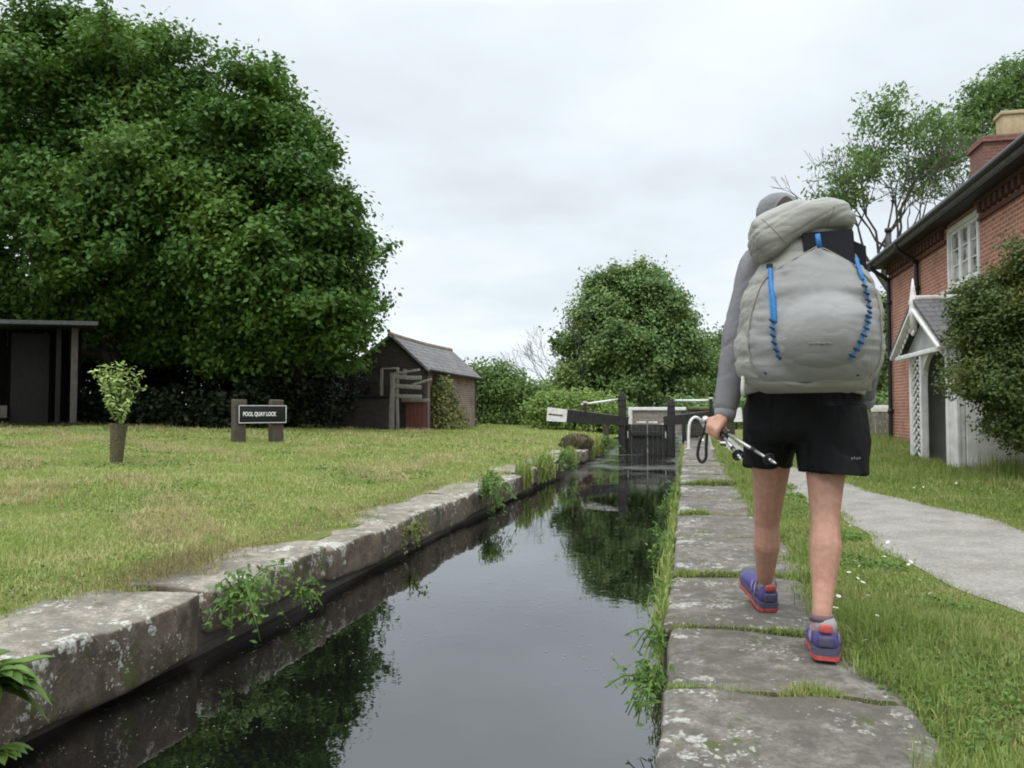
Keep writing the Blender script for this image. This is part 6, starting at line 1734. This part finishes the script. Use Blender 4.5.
# ------------------------------------------------------------------ single plants on the lock walls
def lance(m, p, d, upv, L, Wd, g_, bend=0.5, n=6):
    """one long pointed leaf"""
    p = np.asarray(p, float); d = np.asarray(d, float); d /= np.linalg.norm(d)
    s = np.cross(d, (0, 0, 1.0)); s /= max(np.linalg.norm(s), 1e-6)
    V_ = np.zeros((n + 1, 3, 3))
    for i in range(n + 1):
        t_ = i / n; w_ = Wd * math.sin(math.pi * min(1, 0.08 + t_ * 0.92)) ** 0.8 * 0.5
        c = p + d * L * t_ * (1 - 0.15 * bend * t_) - np.array([0, 0, 1.0]) * bend * L * t_ * t_ * 0.55
        V_[i, 0] = c - s * w_ + (0, 0, 0.12 * w_ * 4); V_[i, 1] = c; V_[i, 2] = c + s * w_ + (0, 0, 0.12 * w_ * 4)
    m.grid(V_)
def leafy(name, label, cat, c, spread, n_st, n_lf, leaf, seed, hang=0.5, width=0.75, mat='leaf_weed', out_=(1, -0.3, 0.5)):
    g_ = np.random.default_rng(seed); c = np.asarray(c, float)
    root = thing(name, c, label, cat)
    m = MB(); C_ = []; N_ = []
    o = np.asarray(out_, float)
    for k in range(n_st):
        e = c + (o * g_.uniform(0.3, 1.0) + g_.normal(size=3) * 0.55 * np.array([0.7, 1.3, 0.7])) * spread
        mid = (c + e) / 2 + np.array([0, 0, 0.3 * spread]); e2 = e - np.array([0, 0, hang * spread * g_.uniform(0, 1)])
        L_ = smooth_line([c, mid, e2], 6); m.tube(L_, np.linspace(0.005, 0.002, len(L_)), 5)
        for q in g_.uniform(0.25, 1.02, n_lf):
            p = L_[min(int(q * (len(L_) - 1)), len(L_) - 1)] + g_.normal(size=3) * leaf * 0.55
            C_.append(p); N_.append(np.array([0.25, -0.35, 0.75]) + g_.normal(size=3) * 0.45)
    m.build('stems', M['leaf_weed'], root)
    C_ = np.array(C_); N_ = np.array(N_); N_ /= np.linalg.norm(N_, axis=1, keepdims=True)
    v, f = leaf_arrays(C_, N_, leaf, width, g_, 0.35); np_obj('foliage', v, f, M[mat], root)
c = atx(236, 592, LX + 0.03)
leafy('leafy_weed', 'leafy green weed sprouting from the wide joint in the near coping', 'weed', c + (0, 0, -0.03), 0.19, 20, 20, 0.040, 501, 0.8, 0.55)
c = atx(300, 597, LX + 0.03); leafy('leafy_weed', 'low straggling weed on the brick below the second coping stone', 'weed', c, 0.13, 12, 12, 0.030, 502, 0.6, 0.55)
c = atx(410, 535, LX + 0.03); leafy('leafy_weed', 'yellow green weed hanging where the third and fourth copings meet', 'weed', c, 0.17, 12, 14, 0.032, 503, 1.0, 0.55, mat='leaf_ivy')
c = atx(484, 490, LX + 0.03); leafy('bushy_weed', 'bushy bright green plant hanging over the lawn side wall mid way', 'plant', c + (0, 0, -0.03), 0.30, 40, 26, 0.042, 504, 0.9, 0.45)
c = atx(560, 462, LX + 0.03); leafy('bushy_weed', 'ragged green plant on the lawn side wall near the grass heap', 'plant', c, 0.28, 26, 16, 0.06, 505, 0.9, 0.5)
c = atx(600, 450, LX + 0.03); leafy('bushy_weed', 'tall green clump on the wall beneath the left balance beam', 'plant', c + (0.0, 0, 0.05), 0.40, 30, 16, 0.085, 506, 0.6, 0.5)
# dock at the lower left corner
g_ = np.random.default_rng(511)
dc = np.array(atx(-22, 690, LX + 0.03)); dk = thing('dock_plant', dc, 'broad leaved dock plant growing from the near coping face', 'plant'); m = MB()
for k in range(30):
    a_ = g_.uniform(-1.0, 1.3); d = np.array([0.75 * math.cos(a_) + 0.1, 0.9 * math.sin(a_) + 0.1, g_.uniform(-0.2, 1.0)])
    lance(m, dc + g_.normal(size=3) * 0.02, d, None, g_.uniform(0.14, 0.27), g_.uniform(0.05, 0.085), g_, g_.uniform(0.3, 1.1))
m.build('foliage', M['leaf_weed'], dk)
dc2 = np.array(atx(-5, 752, LX + 0.04)); dk = thing('dock_plant', dc2, 'single low leafy sprout at the water line below the dock', 'plant'); m = MB()
for k in range(6): lance(m, dc2, np.array([0.8, g_.uniform(-0.5, 0.8), 0.25]), None, 0.13, 0.045, g_, 0.6)
m.build('foliage', M['leaf_weed'], dk)
# towpath side plants
for i, (px, py, sp_, st, lf, lz, lab) in enumerate((
        (645, 690, 0.13, 20, 9, 0.036, 'leafy weed on the towpath edge beside the second joint'),
        (655, 640, 0.10, 12, 8, 0.030, 'weed clump on the towpath edge level with the near shoe'),
        (662, 590, 0.10, 14, 8, 0.034, 'weed clump on the towpath edge level with the far shoe'),
        (668, 545, 0.14, 18, 10, 0.040, 'thick green weed halfway along the towpath edge'),
        (676, 500, 0.20, 22, 10, 0.05, 'tall weed on the towpath edge before the ladder hoop'))):
    c = np.array(atx(px, py, RX - 0.02)) if False else np.array([RX - 0.02, float(atz(px, py, -0.05)[1]), -0.06])
    leafy('edge_weed', lab, 'weed', c, sp_, st, lf, lz, 520 + i, 0.9, 0.4, out_=(-0.7, -0.1, 0.25))
# dry ribwort stalk over the water
rbp = np.array([RX - 0.03, 2.75, -0.1]); rb = thing('plantain_stalk', rbp, 'thin stalk with a pale seed head leaning over the water', 'plant')
L_ = smooth_line([rbp, rbp + (-0.06, 0.05, 0.02), rbp + (-0.15, 0.12, 0.09)]); m = MB(); m.tube(L_, 0.0018, 5); m.build('stem', M['leaf_ivy'], rb)
m = MB(); m.capsule(L_[-1], 0.005, L_[-1] + (-0.008, 0.006, 0.014), 0.004, 8); m.build('seed_head', M['grey_wood'], rb)

# daisies
dm = MB()
for k in range(11):
    a_ = k * 2 * math.pi / 11; dm.add([(0.003 * math.cos(a_ - 0.3), 0.003 * math.sin(a_ - 0.3), 0), (0.010 * math.cos(a_ - 0.2), 0.010 * math.sin(a_ - 0.2), 0.002), (0.0115 * math.cos(a_), 0.0115 * math.sin(a_), 0.002), (0.010 * math.cos(a_ + 0.2), 0.010 * math.sin(a_ + 0.2), 0.002), (0.003 * math.cos(a_ + 0.3), 0.003 * math.sin(a_ + 0.3), 0)], [(0, 1, 2, 3, 4)])
dmesh = dm.mesh('daisy'); dmesh.materials.append(M['letter'])
g_ = np.random.default_rng(601); cnt = 0; proto = None
while cnt < 52:
    y = 2.0 + 10 * g_.uniform() ** 1.3; x = g_.uniform(0.62, 1.35) if g_.uniform() < 0.8 else g_.uniform(1.8, 3.6)
    if x < 1.4 and not (edge_right(y) + 0.05 < x < path_l(y) - 0.03): continue
    if x > 1.4 and (x < path_r(y) + 0.1 or x > 0.6 * y): continue
    if x < 1.4 and wave(np.array([[x, y, 0]]), 2.0, 602)[0] < -0.1: continue
    o = bpy.data.objects.new('daisy', dmesh); COL.objects.link(o)
    o.location = (x, y, Gz(x, y) + g_.uniform(0.05, 0.10)); o.rotation_euler = (g_.uniform(-0.5, 0.5) + 0.3, g_.uniform(-0.5, 0.5), g_.uniform(0, 6)); s_ = g_.uniform(0.7, 1.15); o.scale = (s_, s_, s_)
    tag(o, 'small white daisy in the green grass beside the gravel path', 'daisy', 'daisies in the verge grass'); cnt += 1

# flecks floating on the water
g_ = np.random.default_rng(611)
n = 2200; y = 1.7 + 19 * g_.uniform(0, 1, n) ** 1.1; x = g_.uniform(LX + 0.03, RX - 0.05, n)
k = (wave(np.stack([x, y * 0.6, 0 * x], 1), 1.5, 612) > 0.1) | (y > 12) | ((x < -1.3) & (y < 5)); x = x[k]; y = y[k]; n = len(x)
C_ = np.stack([x, y, np.full(n, WZ + 0.004)], 1); N_ = np.tile([0, 0, 1.0], (n, 1))
v, f = leaf_arrays(C_, N_, 0.005 + 0.0013 * y, 0.6, g_, 0, 0.0)
tag(np_obj('floating_debris', v, f, simple('floating_scraps', (0.30, 0.29, 0.24), (0.12, 0.13, 0.07), 30, 0.8, 0.2, 0)), 'tiny leaf scraps and seeds floating on the dark water', 'debris', kind='stuff')
